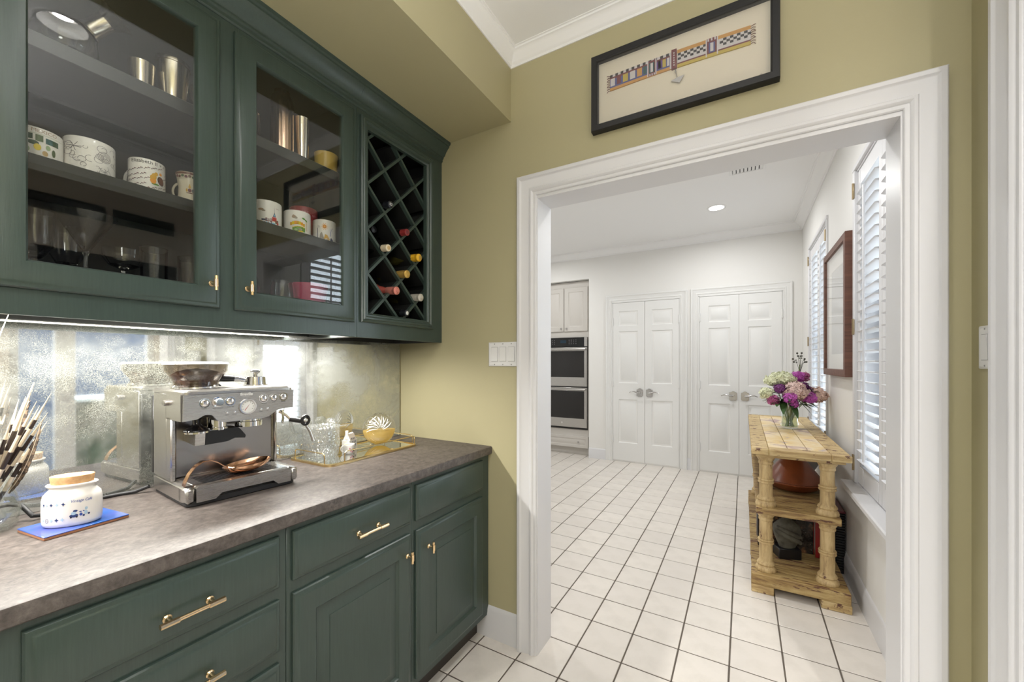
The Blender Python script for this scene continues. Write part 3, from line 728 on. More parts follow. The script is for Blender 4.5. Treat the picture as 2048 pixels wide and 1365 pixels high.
# ---- bottles lying in the rack, necks outward
def bottle(y, zn, glass_m, cap_m, label, xt=-1.332, lab=None, fizz=False):
    b = thing('wine_bottle', label, 'bottle', (xt, y, zn), 0, 'wine bottles in the lattice rack')
    tilt = math.atan2(.026, .30)
    M = Matrix.Rotation(-(PI / 2) + tilt * 0, 4, 'Y') @ I4()
    Mx = Matrix.Rotation(-tilt, 4, 'Y').inverted() @ Matrix.Rotation(-PI / 2, 4, 'Y')
    nr = .0138 if not fizz else .0150
    pr = [(0, 0), (nr, 0), (nr, .075), (nr + .002, .082), (.022, .112), (.033, .138), (.036, .155), (.036, .288), (.030, .295), (0, .292)]
    obj('bottle_body', MB().lathe(pr, 20, None, Mx), glass_m, b)
    cp = [(0, -.0012), (nr - .002, -.0012), (nr + .0012, .0005), (nr + .0012, .034), (nr + .0004, .0345)]
    if fizz: cp = [(0, -.004), (nr - .003, -.003), (nr + .003, .002), (nr + .003, .014), (nr + .001, .018), (nr + .003, .024), (nr + .0012, .060), (nr + .0004, .0605)]
    obj('cap', MB().lathe(cp, 20, None, Mx), cap_m, b)
    obj('cap_disc', MB().lathe([(.0, -.0055 if fizz else -.0020), (nr * .55, -.0055 if fizz else -.0020), (nr * .62, -.0040 if fizz else -.0014)], 18, None, Mx), lab or cap_m, b)
    return b
pm('bottle_dark', rgb(18, 20, 18), .12); pm('bottle_rose', rgb(170, 84, 74), .1); pm('bottle_olive', rgb(60, 58, 28), .12)
pm('foil_red', rgb(132, 44, 44), .35); pm('foil_gold', rgb(208, 172, 92), .3, .6); pm('foil_yellow', rgb(226, 176, 44), .35, .2); pm('foil_pink', rgb(214, 134, 122), .3, .5)
pm('foil_silver', rgb(206, 202, 192), .3, .4); pm('foil_cream', rgb(214, 200, 172), .4); pm('foil_black', rgb(24, 26, 32), .3); pm('foil_white', rgb(220, 222, 218), .4)
NB = [(1.252, 2.006, 'bottle_dark', 'foil_black', 'wine bottle with a black cap marked 82, highest in the rack', 0, None),
      (1.352, 1.913, 'bottle_dark', 'foil_red', 'wine bottle with a dull red foil cap', 0, 'c_maroon'),
      (1.490, 1.955, 'bottle_dark', 'foil_white', 'wine bottle with a small white cap at the right edge', 0, None),
      (1.240, 1.814, 'bottle_dark', 'foil_cream', 'wine bottle with a cream cap under the labelled bottle', 0, 'c_sand'),
      (1.432, 1.815, 'bottle_olive', 'foil_yellow', 'bottle with a bright yellow foil neck', 1, 'foil_gold'),
      (1.354, 1.722, 'bottle_olive', 'foil_gold', 'bottle with a crinkled gold foil neck', 1, None),
      (1.290, 1.636, 'bottle_rose', 'foil_pink', 'rose wine bottle with a pink foil cap', 1, None),
      (1.444, 1.627, 'bottle_olive', 'foil_silver', 'bottle with a silver white foil neck', 1, None),
      (1.351, 1.543, 'bottle_dark', 'foil_black', 'bottle with a black cap and white ring, lowest in the rack', 0, 'foil_white'),
      (1.247, 1.912, 'bottle_dark', 'foil_black', 'dark wine bottle with a grey label turned towards the room', 0, None)]
for y, z, g, c, lb, fz, dm in NB:
    b = bottle(y, z, g, c, lb, xt=-1.40 if 'right edge' in lb else (-1.43 if 'grey label' in lb else -1.332), fizz=bool(fz), lab=dm)
    if '82' in lb:
        m = MB(); put_text(m, '82', .017, lambda a, q: (.0026, a, q), 'white_print'); obj('number', m, None, b)
    if 'grey label' in lb:
        m = MB()
        for k in range(7):
            a0, a1 = R_(10 + 20 * k) - .6, R_(30 + 20 * k) - .6
            m.add([(-x_, .0366 * math.cos(a_), .0366 * math.sin(a_) + x_ * .0866) for x_, a_ in ((.16, a0), (.25, a0), (.25, a1), (.16, a1))], [(0, 1, 2, 3)])
        obj('label', m, 'c_mush', b)

# ---- base cabinets
def base_unit(name, label, y0, y1, drawers, doors):
    u = thing(name, label, 'cabinet', ((XL + LX) / 2, (y0 + y1) / 2, 0))
    obj('carcass', MB().box(XL, LX - .018, y0, y1, .105, .878).box(XL, -1.125, y0, y1, 0, .105), 'toe_dark', u, True)
    ys = [y0, y1]
    f = MB().box(LX - .018, LX, y0, y1, .105, .878, .001)
    obj('face_frame', f, 'green_paint', u, True)
    for a, b, z0, z1, pull in drawers:
        d = obj('drawer', MB().rings((a, b, z0, z1), LIP, fx(LDX)), 'green_paint', u, True)
        if pull: bar_pull(d, pull, (z0 + z1) / 2 - .013, LDX)
    for a, b, z0, z1, kn in doors:
        RP = [(0, 0), (.002, -.004), (.005, -.006), (.008, -.010), (.014, -.010), (.044, -.001), (.0445, .001), (.047, .001)]
        d = obj('door', MB().panelled((a, b, z0, z1), [(a + .062, b - .062, z0 + .068, z1 - .068)], RP, LIP, fx(LDX)), 'green_paint', u, True)
        if kn: t_knob(d, kn[0], kn[1], LDX)
    return u
base_unit('drawer_cabinet', 'dark green base cabinet with three stacked drawers', -.72, .632, [(.175, .611, .724, .859, .408), (.175, .611, .556, .691, .408), (.175, .611, .388, .524, .408), (.175, .611, .134, .356, .408)], [])
base_unit('drawer_door_cabinet', 'green base cabinet with a pull drawer over one door', .633, 1.103, [(.647, 1.089, .724, .859, .893)], [(.647, 1.089, .134, .689, (1.066, .618))])
base_unit('corner_cabinet', 'green base cabinet in the corner with a plain drawer front', 1.104, 1.6215, [(1.119, 1.563, .724, .859, None)], [(1.119, 1.563, .134, .689, (1.179, .610))])
# ---- worktop, mirror, light bar
ct = MB().prism([(XL, .878), (-1.049, .878), (-1.046, .881), (-1.046, .909), (-1.048, .913), (-1.053, CT), (XL, CT)], -.72, YF - .0008, lambda a, b, t_: (a, t_, b))
tag(based('countertop', ct, 'counter'), 'mottled brown grey stone worktop over the green base cabinets', 'countertop')
tag(based('mirror_backsplash', MB().box(XL + .0005, XL + .006, -.72, 1.612, CT + .0005, 1.454, .001), 'antique_mirror'), 'antiqued speckled mirror panel behind the coffee machine', 'mirror')
lb = thing('light_bar', 'slim lit strip light under the wall cabinet', 'light', (-1.478, .40, 1.4358))
obj('housing', MB().box(-.017, .017, -.82, .82, .0015, .0178), 'white_plastic', lb)
obj('diffuser', MB().box(-.0165, .0165, -.81, .81, -.0005, .0015), 'led_glow', lb)
# ================================================================== THINGS ON THE COUNTER
# ---- coffee machine (local: x right along the front, y towards the wall, z up; front face looks at the room)
CMA = R_(85.5)
CM = thing('coffee_machine', 'brushed steel espresso machine with round gauge and bean hopper on top', 'coffee machine', (-1.3035, .655, CT), CMA)
def fr(a, b, o): return (a, o, b)
HW = .152
def rrect(x0, x1, y0, y1, rf, n=6, rb=.004):
    out = []
    for cx, cy2, a, r in ((x0 + rf, y0 + rf, 180, rf), (x1 - rf, y0 + rf, 270, rf), (x1 - rb, y1 - rb, 0, rb), (x0 + rb, y1 - rb, 90, rb)):
        for i in range(n + 1): t_ = R_(a + 90 * i / n); out.append((cx + r * math.cos(t_), cy2 + r * math.sin(t_)))
    return out
def slab(mb, poly, levels, m=None):
    """stack of (z, inset) outlines around a convex outline"""
    c = (sum(p[0] for p in poly) / len(poly), sum(p[1] for p in poly) / len(poly)); vs = []; k = len(poly)
    xs = [p[0] for p in poly]; ys = [p[1] for p in poly]; w, d = (max(xs) - min(xs)) / 2, (max(ys) - min(ys)) / 2
    cx, cyy = (max(xs) + min(xs)) / 2, (max(ys) + min(ys)) / 2
    for z, i in levels: vs += [(cx + (x - cx) * (w - i) / w, cyy + (y - cyy) * (d - i) / d, z) for x, y in poly]
    fs = [(a * k + b, a * k + (b + 1) % k, a * k + k + (b + 1) % k, a * k + k + b) for a in range(len(levels) - 1) for b in range(k)]
    fs += [tuple(range(k))[::-1], tuple(range((len(levels) - 1) * k, len(levels) * k))]
    return mb.add(vs, fs, m)
base_o = rrect(-HW, HW, .0, .275, .022)
obj('foot_base', slab(MB(), rrect(-HW + .004, HW - .004, .006, .27, .02), [(0, .004), (.003, 0), (.016, 0)]), 'black_rubber', CM)
obj('base', slab(MB(), rrect(-HW, HW, .02, .275, .02), [(.012, .001), (.014, 0), (.050, 0), (.055, .006)]).box(-HW, -HW + .0225, .0, .06, .012, .0545, .006).box(HW - .0225, HW, .0, .06, .012, .0545, .006), 'steel', CM)
tr_ = MB().prism([(-.128, .012), (-.082, .012), (-.066, .026), (.074, .026), (.090, .012), (.128, .012), (.128, .052), (.122, .056), (-.122, .056), (-.128, .052)], -.001, .02, lambda a, b, t_: (a, t_, b))
tr_.box(-.128, .128, .018, .148, .04, .0565, .002)
dt = obj('drip_tray', tr_, 'steel', CM)
for k in range(7): obj('grate_slot', MB().box(-.104, .104, .030 + .014 * k, .034 + .014 * k, .0566, .0574, .0), 'black_gloss', dt)
# back box, left cheek, recessed splash plate
obj('body', MB().box(-HW, HW, .155, .275, .054, .312, .004).box(-HW, -HW + .014, .118, .160, .054, .245, .004).box(HW - .010, HW, .140, .160, .054, .245, .004), 'steel', CM)
obj('splash_plate', MB().box(-HW + .018, HW - .014, .150, .156, .056, .240, .003), 'steel_dark', CM)
obj('water_tank', MB().box(-HW - .001, HW, .2745, .292, .058, .300, .003), 'black_plastic', CM)
# brewing head with the wavy lower edge
wave = [(-HW, .236), (-.118, .240), (-.100, .251), (-.082, .249), (-.066, .229), (-.05, .224), (.050, .224), (.074, .228), (.100, .246), (.118, .250), (HW, .250)]
hd = MB().prism(wave + [(HW, .312), (-HW, .312)], .030, .162, lambda a, b, t_: (a, t_ + (.010 if abs(a) > HW - .001 and t_ < .04 else 0), b))
head = obj('head', hd, 'steel', CM)
wv = [(a * .985, b + .0005) for a, b in wave]
obj('front_panel', MB().prism(wv + [(HW * .985, .310), (-HW * .985, .310)], .0265, .0305, lambda a, b, t_: (a, t_ - .004 * (b - .27) / .05, b)), 'steel', CM)
obj('top_plate', slab(MB(), rrect(-HW, HW, .030, .285, .016), [(.311, 0), (.318, 0), (.323, .005)]), 'steel', CM)
tb = obj('warming_tray', MB().box(-.02, HW - .015, .075, .245, .3225, .3245, .001), 'steel', CM)
PM_ = lambda x, z, y=.0268: Matrix.Translation((x + .011, y - .004 * (z - .27) / .05, z)) @ Matrix.Rotation(PI / 2, 4, 'X')
for k, (x, z) in enumerate(((-.112, .285), (-.048, .286), (.045, .288), (.076, .288), (.106, .289))):
    b = obj('button', MB().lathe([(0, .0045), (.0085, .0045), (.0105, .003), (.0112, 0)], 22, None, PM_(x, z)), 'chrome', CM)
    obj('button_ring', MB().lathe([(.0112, .0005), (.0118, .002), (.0138, .002), (.0142, 0)], 22, None, PM_(x, z)), 'chrome' if k else 'chrome', b)
    obj('button_gap', MB().lathe([(.0112, .0012), (.0119, .0012)], 22, None, PM_(x, z)), 'black_gloss', b)
kn = obj('grind_dial', MB().lathe([(0, .016), (.0095, .016), (.011, .014), (.011, .003), (.015, .0025), (.016, 0)], 24, None, PM_(-.079, .286)), 'chrome', CM)
ga = obj('pressure_gauge', MB().lathe([(.0195, .001), (.0200, .006), (.0235, .006), (.0250, .003), (.0255, 0)], 32, None, PM_(.000, .266)), 'chrome', CM)
gd = MB().lathe([(0, .0024), (.0196, .0024)], 32, 'white_print', PM_(0, .266))
for i in range(9):
    a = R_(-30 + 30 * i); gp = PM_(0, .266)
    gd.add([tuple(gp @ Vector((r * math.cos(a + d), r * math.sin(a + d), .0027))) for r, d in ((.0135, -.03), (.0165, -.03), (.0165, .03), (.0135, .03))], [(0, 1, 2, 3)], 'black_gloss')
gd.add([tuple(PM_(0, .266) @ Vector(p)) for p in ((-.009, -.011, .0030), (-.0075, -.0118, .0030), (.006, .009, .0030))], [(0, 1, 2)], 'c_red')
obj('gauge_dial', gd, None, ga)
let = MB(); face = lambda dx, z0: (lambda a, b: (dx + .011 + a, .0262 - .004 * (z0 + b - .27) / .05, z0 + b))
put_text(let, 'Breville', .0115, face(-.004, .3045), 'white_print', bold=.0003)
for x, z, s_ in ((-.112, .2685, 'POWER'), (-.079, .2675, 'GRIND AMOUNT'), (-.046, .2685, 'FILTER SIZE'), (.048, .2715, 'PROGRAM')):
    put_text(let, s_, .0034, face(x, z), 'black_gloss')
for x, z in ((-.055, .2455), (-.035, .2455), (.039, .2465), (.058, .248)): put_text(let, 'SINGLE' if x == -.055 else 'DOUBLE' if x == -.035 else 'CLEAN' if x < .05 else 'OVER', .0028, face(x, z), 'black_gloss')
for x in (.074, .079): fan(let, rectp(x - .0017, x + .0017, .2728, .2752), lambda a, b: face(0, .0)(a, b), 'black_gloss')
for x in (.102, .1065, .111): fan(let, rectp(x - .0017, x + .0017, .2728, .2752), lambda a, b: face(0, .0)(a, b), 'black_gloss')
obj('lettering', let, None, CM)
for x, z in ((-.055, .2525), (-.035, .2525), (.039, .2535), (.058, .2550)): obj('indicator', MB().lathe([(0, .0016), (.0018, .0016), (.0024, .0012), (.0034, .0012), (.0036, 0)], 14, None, PM_(x, z)), 'chrome', CM)
# hopper with beans
HP = Matrix.Translation((-.074, .170, 0))
hp = obj('bean_hopper', MB().lathe([(.058, .324), (.058, .345), (.064, .352), (.080, .376), (.082, .398), (.079, .398), (.077, .377), (.061, .354), (.055, .346), (.055, .325)], 40, None, HP), 'hopper_plastic', CM)
obj('hopper_lid', MB().lathe([(0, .4045), (.060, .4045), (.079, .4020), (.0835, .399), (.0835, .3965), (.079, .396), (0, .398)], 40, None, HP), 'white_plastic', hp)
obj('coffee_beans', MB().lathe([(0, .326), (.052, .330), (.060, .352), (.068, .364), (.05, .374), (.03, .380), (0, .384)], 26, None, HP, mod=lambda a, z: 1 + .05 * math.sin(5 * a + 60 * z)), 'beans', hp)
obj('hopper_collar', MB().lathe([(.0, .3235), (.066, .3235), (.066, .328), (.060, .333), (.0, .333)], 36, None, HP), 'chrome', hp)
obj('side_dial', MB().lathe([(0, .010), (.013, .010), (.016, .008), (.016, 0)], 20, None, Matrix.Translation((-HW, .145, .284)) @ Matrix.Rotation(-PI / 2, 4, 'Y') @ Matrix.Scale(.55, 4, (1, 0, 0))), 'steel_dark', CM)
# tamper, grind outlet, group head, steam wand
tp = obj('tamper', MB().lathe([(0, .250), (.012, .250), (.010, .222), (.014, .214), (.030, .206), (.033, .202), (.033, .200)], 26, None, Matrix.Translation((-.100, .085, 0))), 'black_gloss', CM)
obj('tamper_base', MB().lathe([(.0, .1995), (.031, .1995), (.031, .1945), (.0, .1940)], 26, None, Matrix.Translation((-.100, .085, 0))), 'chrome', tp)
obj('grind_outlet', MB().lathe([(.026, .245), (.026, .206), (.030, .205), (.030, .197), (.0, .197)], 26, None, Matrix.Translation((-.046, .095, 0))), 'chrome', CM)
obj('group_head', MB().lathe([(.034, .240), (.034, .215), (.038, .213), (.038, .198), (.030, .196), (.0, .196)], 30, None, Matrix.Translation((.042, .095, 0))), 'chrome', CM)
cr = MB().prism([(.058, .196), (.150, .196), (.150, .165), (.062, .160)], -.112, -.088, lambda a, b, t_: (t_, a, b), 'steel')
cr.prism([(-.088, .198), (.0, .200), (.008, .192), (.022, .172), (.020, .164), (-.008, .168), (-.030, .160), (-.088, .158)], .066, .125, lambda a, b, t_: (a, t_, b), 'black_plastic')
obj('grinding_cradle', cr, None, CM)
wd = obj('steam_wand', MB().tube([(HW - .02, .085, .236), (HW - .002, .075, .222), (HW + .010, .066, .205), (HW + .026, .058, .200)], .0055, 10, 'chrome').tube([(HW + .006, .068, .206), (HW + .040, .052, .197)], .0085, 10, 'black_plastic')
         .tube([(HW + .048, .050, .192), (HW + .066, .046, .160), (HW + .078, .044, .122)], .0050, 10, 'chrome'), None, CM)
rg = []
for i in range(19): a = 2 * PI * i / 18; rg.append((HW + .050 + .0135 * math.cos(a), .046, .199 + .0155 * math.sin(a)))
obj('wand_grip', MB().tube(rg, .0046, 8), 'black_plastic', wd)
obj('wand_ball', MB().ball((HW + .050, .048, .199), .0105, 16, 8, None), 'chrome', wd)
obj('hot_water_spout', MB().tube([(HW - .016, .07, .24), (HW - .016, .066, .212), (HW - .016, .07, .198)], .004, 8), 'chrome', CM)
# portafilter resting on the warming tray
def cm(x, y, z): return tuple(Matrix.Translation(CM.location) @ Matrix.Rotation(CMA, 4, 'Z') @ Vector((x, y, z)))
pf = thing('portafilter', 'steel portafilter with black handle resting upside down on the coffee machine', 'portafilter', cm(.085, .150, .3246), CMA)
obj('basket', MB().lathe([(0, .030), (.026, .030), (.030, .028), (.032, .004), (.037, .0035), (.037, .0), (0, .0)], 28, None), 'chrome', pf)
obj('spout', MB().tube([(0, 0, .028), (0, 0, .040), (-.006, 0, .050)], .006, 8).tube([(0, 0, .036), (.010, 0, .048)], .005, 8).box(-.014, .014, -.006, .006, .042, .054, .003), 'nickel', pf)
obj('handle', MB().tube([(-.056, .010, .024), (-.080, .013, .026), (-.125, .019, .028), (-.168, .024, .026)], [.010, .0115, .012, .012], 12), 'black_plastic', pf)
obj('neck', MB().tube([(-.028, .004, .018), (-.044, .007, .022), (-.060, .010, .024)], [.007, .009, .0105], 12), 'chrome', pf)
# copper spoon rest lying across the drip tray
sp = thing('ladle', 'hammered copper ladle lying across the drip tray', 'ladle', cm(.03, .07, .0574), CMA)
def blade(pts, wid, th, m):
    vs = []; n = len(pts)
    for (x, y, z), w_ in zip(pts, wid): vs += [(x, y - w_, z), (x, y + w_, z), (x, y + w_, z + th), (x, y - w_, z + th)]
    fs = [(4 * i + k, 4 * i + (k + 1) % 4, 4 * i + 4 + (k + 1) % 4, 4 * i + 4 + k) for i in range(n - 1) for k in range(4)] + [(3, 2, 1, 0), (4 * n - 4, 4 * n - 3, 4 * n - 2, 4 * n - 1)]
    return MB().add(vs, fs, m)
hp_ = [(-.178, -.040, .000), (-.176, -.040, .008), (-.166, -.036, .028), (-.150, -.030, .046), (-.130, -.022, .056), (-.108, -.014, .055), (-.088, -.008, .044), (-.072, -.003, .030), (-.060, .0, .022)]
obj('handle', blade(hp_, [.013, .012, .010, .009, .009, .009, .010, .012, .014], .003, None), 'copper', sp)
bw = MB(); pr_ = [(0, .0005), (.018, .0015), (.034, .007), (.044, .017), (.048, .027), (.0465, .027), (.042, .0185), (.032, .009), (.016, .0035), (0, .0025)]
bw.lathe(pr_, 32, None, Matrix.Translation((.000, .0, .0)) @ Matrix.Rotation(R_(-5), 4, 'Y'), 1.42, .95)
obj('bowl', bw, 'copper', sp)

# ---- power cord of the machine running left along the wall
tag(based('power_cord', MB().tube([(-1.590, .515, .935), (-1.612, .490, .922), (-1.628, .455, .9205), (-1.632, .41, .9205), (-1.622, .37, .9205), (-1.600, .33, .9205), (-1.572, .30, .9205), (-1.560, .275, .928), (-1.588, .262, .953), (-1.606, .246, .958), (-1.628, .20, .955), (-1.634, .12, .935), (-1.634, .02, .9205)], .0055, 10), 'black_rubber'), 'black power cord running along the counter from the coffee machine', 'cord')

# ---- blue tile and oval canister with a cork lid
ta = R_(8)
tt = thing('trivet_tile', 'glazed blue ceramic tile under the white canister', 'tile', (-1.434, .3225, CT), ta)
obj('clay_body', MB().box(-.064, .064, -.076, .076, 0, .006, .001), 'tile_clay', tt)
gl = obj('glaze', MB().box(-.0645, .0645, -.0765, .0765, .0058, .0090, .0012), 'tile_blue', tt)
m = MB()
put_text(m, 'SEA', .012, lambda a, b: (.052 - b, .045 + a, .0093), 'white_print') if False else None
cn = thing('canister', 'white oval stoneware canister with cork lid and blue print on a blue tile', 'jar', (-1.424, .315, CT + .0092), R_(60))
CSX, CSY = .69, .46
body = [(0, 0), (.066, 0), (.073, .003), (.076, .010), (.077, .030), (.0765, .062), (.073, .074), (.062, .084), (.058, .087), (.058, .091), (.064, .094), (.0665, .097), (.064, .0995), (.054, .0995), (.052, .093), (0, .093)]
obj('body', MB().lathe(body, 44, None, None, CSX, CSY), 'porcelain', cn, sharp=60)
obj('lid', MB().lathe([(0, .094), (.052, .094), (.0535, .098), (.0570, .1165), (.0560, .1180), (0, .1185)], 40, None, None, CSX, CSY), 'cork', cn)
dc = MB()
def on_can(a, z, off=.0006):      # a = distance along the front from its middle; front looks along -y
    th = -PI / 2 + a / .066; r = .0770 if z < .045 else .0768
    return ((r + off) * CSX * math.cos(th), (r + off) * CSY * math.sin(th), z)
fn = lambda a, b: on_can(a, b)
for k, (a, c) in enumerate(((-.058, 'inkblue'), (-.047, 'paleblue'), (-.034, 'inkblue'), (-.020, 'paleblue'), (-.006, 'inkblue'))): fan(dc, star4(.0052, a, .056, .40), fn, 'c_' + c)
for k, (a, c) in enumerate(((-.060, 'paleblue'), (-.034, 'paleblue'), (-.021, 'inkblue'), (-.008, 'paleblue'))): fan(dc, star4(.0052, a, .020, .40), fn, 'c_' + c)
o_ = ell(14, .0052, .0052, -.047, .0195); i_ = ell(14, .0042, .0042, -.047, .0195)
dc.add([fn(*p) for p in o_ + i_], [(k, (k + 1) % 14, 14 + (k + 1) % 14, 14 + k) for k in range(14)], 'c_inkblue')
dc.add([on_can(-.047 + .0026 * math.cos(t_), .0185 + .0026 * math.sin(t_)) for t_ in (0, .6, 1.2, 1.9, 2.5, PI)] + [on_can(-.047 + .0017 * math.cos(t_), .0185 + .0017 * math.sin(t_)) for t_ in (0, .6, 1.2, 1.9, 2.5, PI)], [(k, k + 1, k + 7, k + 6) for k in range(5)], 'c_inkblue')
put_text(dc, 'Vintage Café', .0095, lambda a, b: on_can(.033 + a, .0605 + b), 'c_blue', shear=.3)
# plain blue sketch: a little car shape, boxes and dots
for x, z, rx, rz, c in ((.016, .026, .0095, .0042, 'inkblue'), (.0155, .0315, .0058, .0040, 'white_p'), (.010, .0225, .0022, .0022, 'black'), (.022, .0225, .0022, .0022, 'black'), (.019, .037, .0050, .0026, 'inkblue'), (.031, .027, .0036, .0036, 'blue'), (.037, .0235, .0026, .0026, 'inkblue'),
                        (.042, .030, .0042, .0052, 'paleblue'), (.043, .0395, .0036, .0036, 'paleblue'), (.049, .0260, .0030, .0024, 'inkblue'), (.030, .0335, .0030, .0014, 'blue'), (.037, .034, .0022, .0012, 'blue')):
    fan(dc, ell(12, rx, rz, x, z), (lambda a, b: on_can(a, b, .0008)) if c != 'white_p' else (lambda a, b: on_can(a, b, .0010)), 'c_' + c if c != 'white_p' else 'c_paleblue')
obj('print', dc, None, cn)

# ---- glass vase with porcupine quills and feathers at the left edge
VX, VY = -1.556, .200
vs_ = thing('vase', 'clear round glass vase holding quills and feathers at the left edge', 'vase', (VX, VY, CT))
obj('glass_body', MB().lathe([(0, .0005), (.040, .0005), (.052, .014), (.056, .040), (.052, .070), (.044, .100), (.042, .130), (.046, .160), (.0445, .160), (.0400, .130), (.0420, .100), (.0495, .070), (.0535, .040), (.050, .016), (.038, .005), (0, .005)], 36), 'vase_glass', vs_)
RV = Vector((math.cos(R_(29.95)), math.sin(R_(29.95)), 0)); FV = Vector((-RV.y, RV.x, 0))
def quill(px, py, dep, length=.30, thick=.0034):
    """a banded quill leaning so that its tip shows at a chosen spot over the vase"""
    tip = Vector((VX, VY, 1.317 - (py - 725.5) / 830)) + RV * ((px + 15) / 830.) + FV * dep
    foot = Vector((VX, VY, CT + .012)) + RV * (-(px + 15) / 830. * .18 + rnd.uniform(-.015, .015)) + FV * rnd.uniform(-.015, .015)
    d = (tip - foot); tip = foot + d
    q = thing('quill', 'black and white banded porcupine quill standing in the glass vase', 'quill', tuple(foot), 0, 'porcupine quills in the vase')
    n = 15; pts = [d * (i / n) for i in range(n + 1)]
    bend = RV.cross(Vector((0, 0, 1))) * 0
    rad = [thick * (.75 + .5 * math.sin(PI * min(1, i / n * 1.05))) for i in range(n + 1)]; rad[-1] = .0003; rad[-2] = thick * .35; rad[-3] = thick * .6
    seq = []; st = rnd.randint(0, 2)
    for i in range(n):
        dark = ((i + st) // 2) % 2 == 0 and i < n - 3
        seq.append('quill_black' if dark else 'quill_white')
    i = 0; mb = MB()
    while i < n:
        j = i
        while j < n and seq[j] == seq[i]: j += 1
        mb.tube(pts[i:j + 1], rad[i:j + 1], 7, seq[i], cap=(j == n or i == 0)); i = j
    obj('shaft', mb, None, q); return q
for px, py, dep in ((84, 764, .0), (52, 765, .03), (107, 786, .01), (98, 800, -.01), (10, 790, -.02), (66, 792, .0), (74, 812, .02), (40, 806, .02), (30, 772, .05), (60, 830, -.02), (90, 826, .02), (22, 800, .03), (-6, 768, .01), (-20, 800, .0), (48, 838, -.03), (70, 845, .04), (2, 815, .0)):
    quill(px, py, dep)
lq = thing('long_spine', 'long thin white spine rising from the glass vase', 'quill', (VX, VY, CT + .012))
obj('shaft', MB().tube([(0, 0, 0), (-.012, -.006, .25), tuple(RV * .012 + Vector((0, 0, .40))), tuple(RV * .062 + Vector((0, 0, .515)))], [.0022, .002, .0016, .0006], 8), 'quill_white', lq)
def feather(name, label, p0, p1, p2, wid, n=12):
    """curved vane with notched barbs on both sides of a shaft"""
    f = thing(name, label, 'feather', p0); P = []
    a, b, c = (Vector(p) - Vector(p0) for p in (p0, p1, p2))
    for i in range(n + 1): t_ = i / n; P.append(a * (1 - t_) ** 2 + b * 2 * t_ * (1 - t_) + c * t_ ** 2)
    mb = MB()
    for i in range(n):
        d = (P[i + 1] - P[i]).normalized(); s_ = d.cross(FV).normalized(); t_ = (i + .5) / n
        w_ = wid * math.sin(PI * (.12 + .84 * t_)) ** .7
        for sg in (-1, 1):
            e = rnd.uniform(.85, 1.1)
            q0 = P[i]; q1 = P[i + 1]; q2 = P[i + 1] + s_ * sg * w_ * e + d * wid * .35; q3 = P[i] + s_ * sg * w_ * e + d * wid * .30
            off = FV * (.0008 * sg)
            mb.add([tuple(q0), tuple(q1 - d * .0012), tuple(q2 + off * 3), tuple(q3 + off * 3)], [(0, 1, 2, 3)])
            mb.add([tuple(q0 + FV * .0012), tuple(q1 - d * .0012 + FV * .0012), tuple(q2 + off * 3 + FV * .0012), tuple(q3 + off * 3 + FV * .0012)], [(0, 1, 2, 3)])
    obj('vane', mb, 'feather', f); obj('shaft', MB().tube([tuple(p) for p in P], .0011, 6), 'quill_white', f); return f
def vp(px, py, dep=0.): return tuple(Vector((VX, VY, 1.317 - (py - 725.5) / 830)) + RV * ((px + 15) / 830.) + FV * dep)
feather('striped_feather', 'brown striped feather leaning right out of the glass vase', vp(0, 990, .03), vp(52, 940, .02), vp(96, 846, .0), .011, 18)
feather('broad_feather', 'broad brown feather lying across the rim of the vase', vp(-20, 960, -.05), vp(10, 930, -.06), vp(54, 902, -.06), .026, 20)
feather('drooping_feather', 'soft brown feather drooping over the front of the vase', vp(-12, 915, -.055), vp(20, 930, -.062), vp(46, 950, -.06), .022, 20)
feather('upright_feather', 'dark brown feather standing at the back of the vase', vp(-18, 960, .05), vp(-8, 860, .055), vp(18, 806, .055), .014, 18)

# ---- brass gallery tray and what stands on it
TX0, TX1, TY0, TY1 = -1.634, -1.366, .975, 1.462
TC = ((TX0 + TX1) / 2, (TY0 + TY1) / 2)
ty = thing('tray', 'brass gallery tray with a mirrored bottom on the counter', 'tray', (TC[0], TC[1], CT))
hx_, hy_ = (TX1 - TX0) / 2, (TY1 - TY0) / 2
def rr4(hx, hy, r, n=7):
    out = []
    for cx, cy2, a in ((hx - r, hy - r, 0), (-hx + r, hy - r, 90), (-hx + r, -hy + r, 180), (hx - r, -hy + r, 270)):
        for i in range(n + 1): t_ = R_(a + 90 * i / n); out.append((cx + r * math.cos(t_), cy2 + r * math.sin(t_)))
    return out
m = MB(); lo = rr4(hx_, hy_, .032); hi = rr4(hx_ - .008, hy_ - .008, .026); k = len(lo)
vs = [(x, y, z) for P, z in ((lo, .0), (lo, .008), (hi, .010), (hi, .0065)) for x, y in P]
m.add(vs, [(r * k + i, r * k + (i + 1) % k, r * k + k + (i + 1) % k, r * k + k + i) for r in range(3) for i in range(k)] + [tuple(range(k))[::-1]])
obj('rim', m, 'brass_tray', ty)
m = MB(); m.add([(x, y, .0066) for x, y in rr4(hx_ - .0078, hy_ - .0078, .026)], [tuple(range(k))])
pm('tray_mirror', (.86, .88, .85, 1), .03, 1.0)
obj('mirror_bottom', m, 'tray_mirror', ty)
def gallery(p0, p1, h=.040, r=.0022):
    p0, p1 = Vector(p0), Vector(p1); d = (p1 - p0).normalized(); c = .012; pts = [p0, p0 + Vector((0, 0, h - c))]
    for a in (30, 60, 90): pts.append(p0 + Vector((0, 0, h - c + c * math.sin(R_(a)))) + d * (c - c * math.cos(R_(a))))
    for a in (90, 60, 30): pts.append(p1 + Vector((0, 0, h - c + c * math.sin(R_(a)))) - d * (c - c * math.cos(R_(a))))
    pts += [p1 + Vector((0, 0, h - c)), p1]
    obj('rail', MB().tube([tuple(p) for p in pts], r, 8), 'brass_tray', ty)
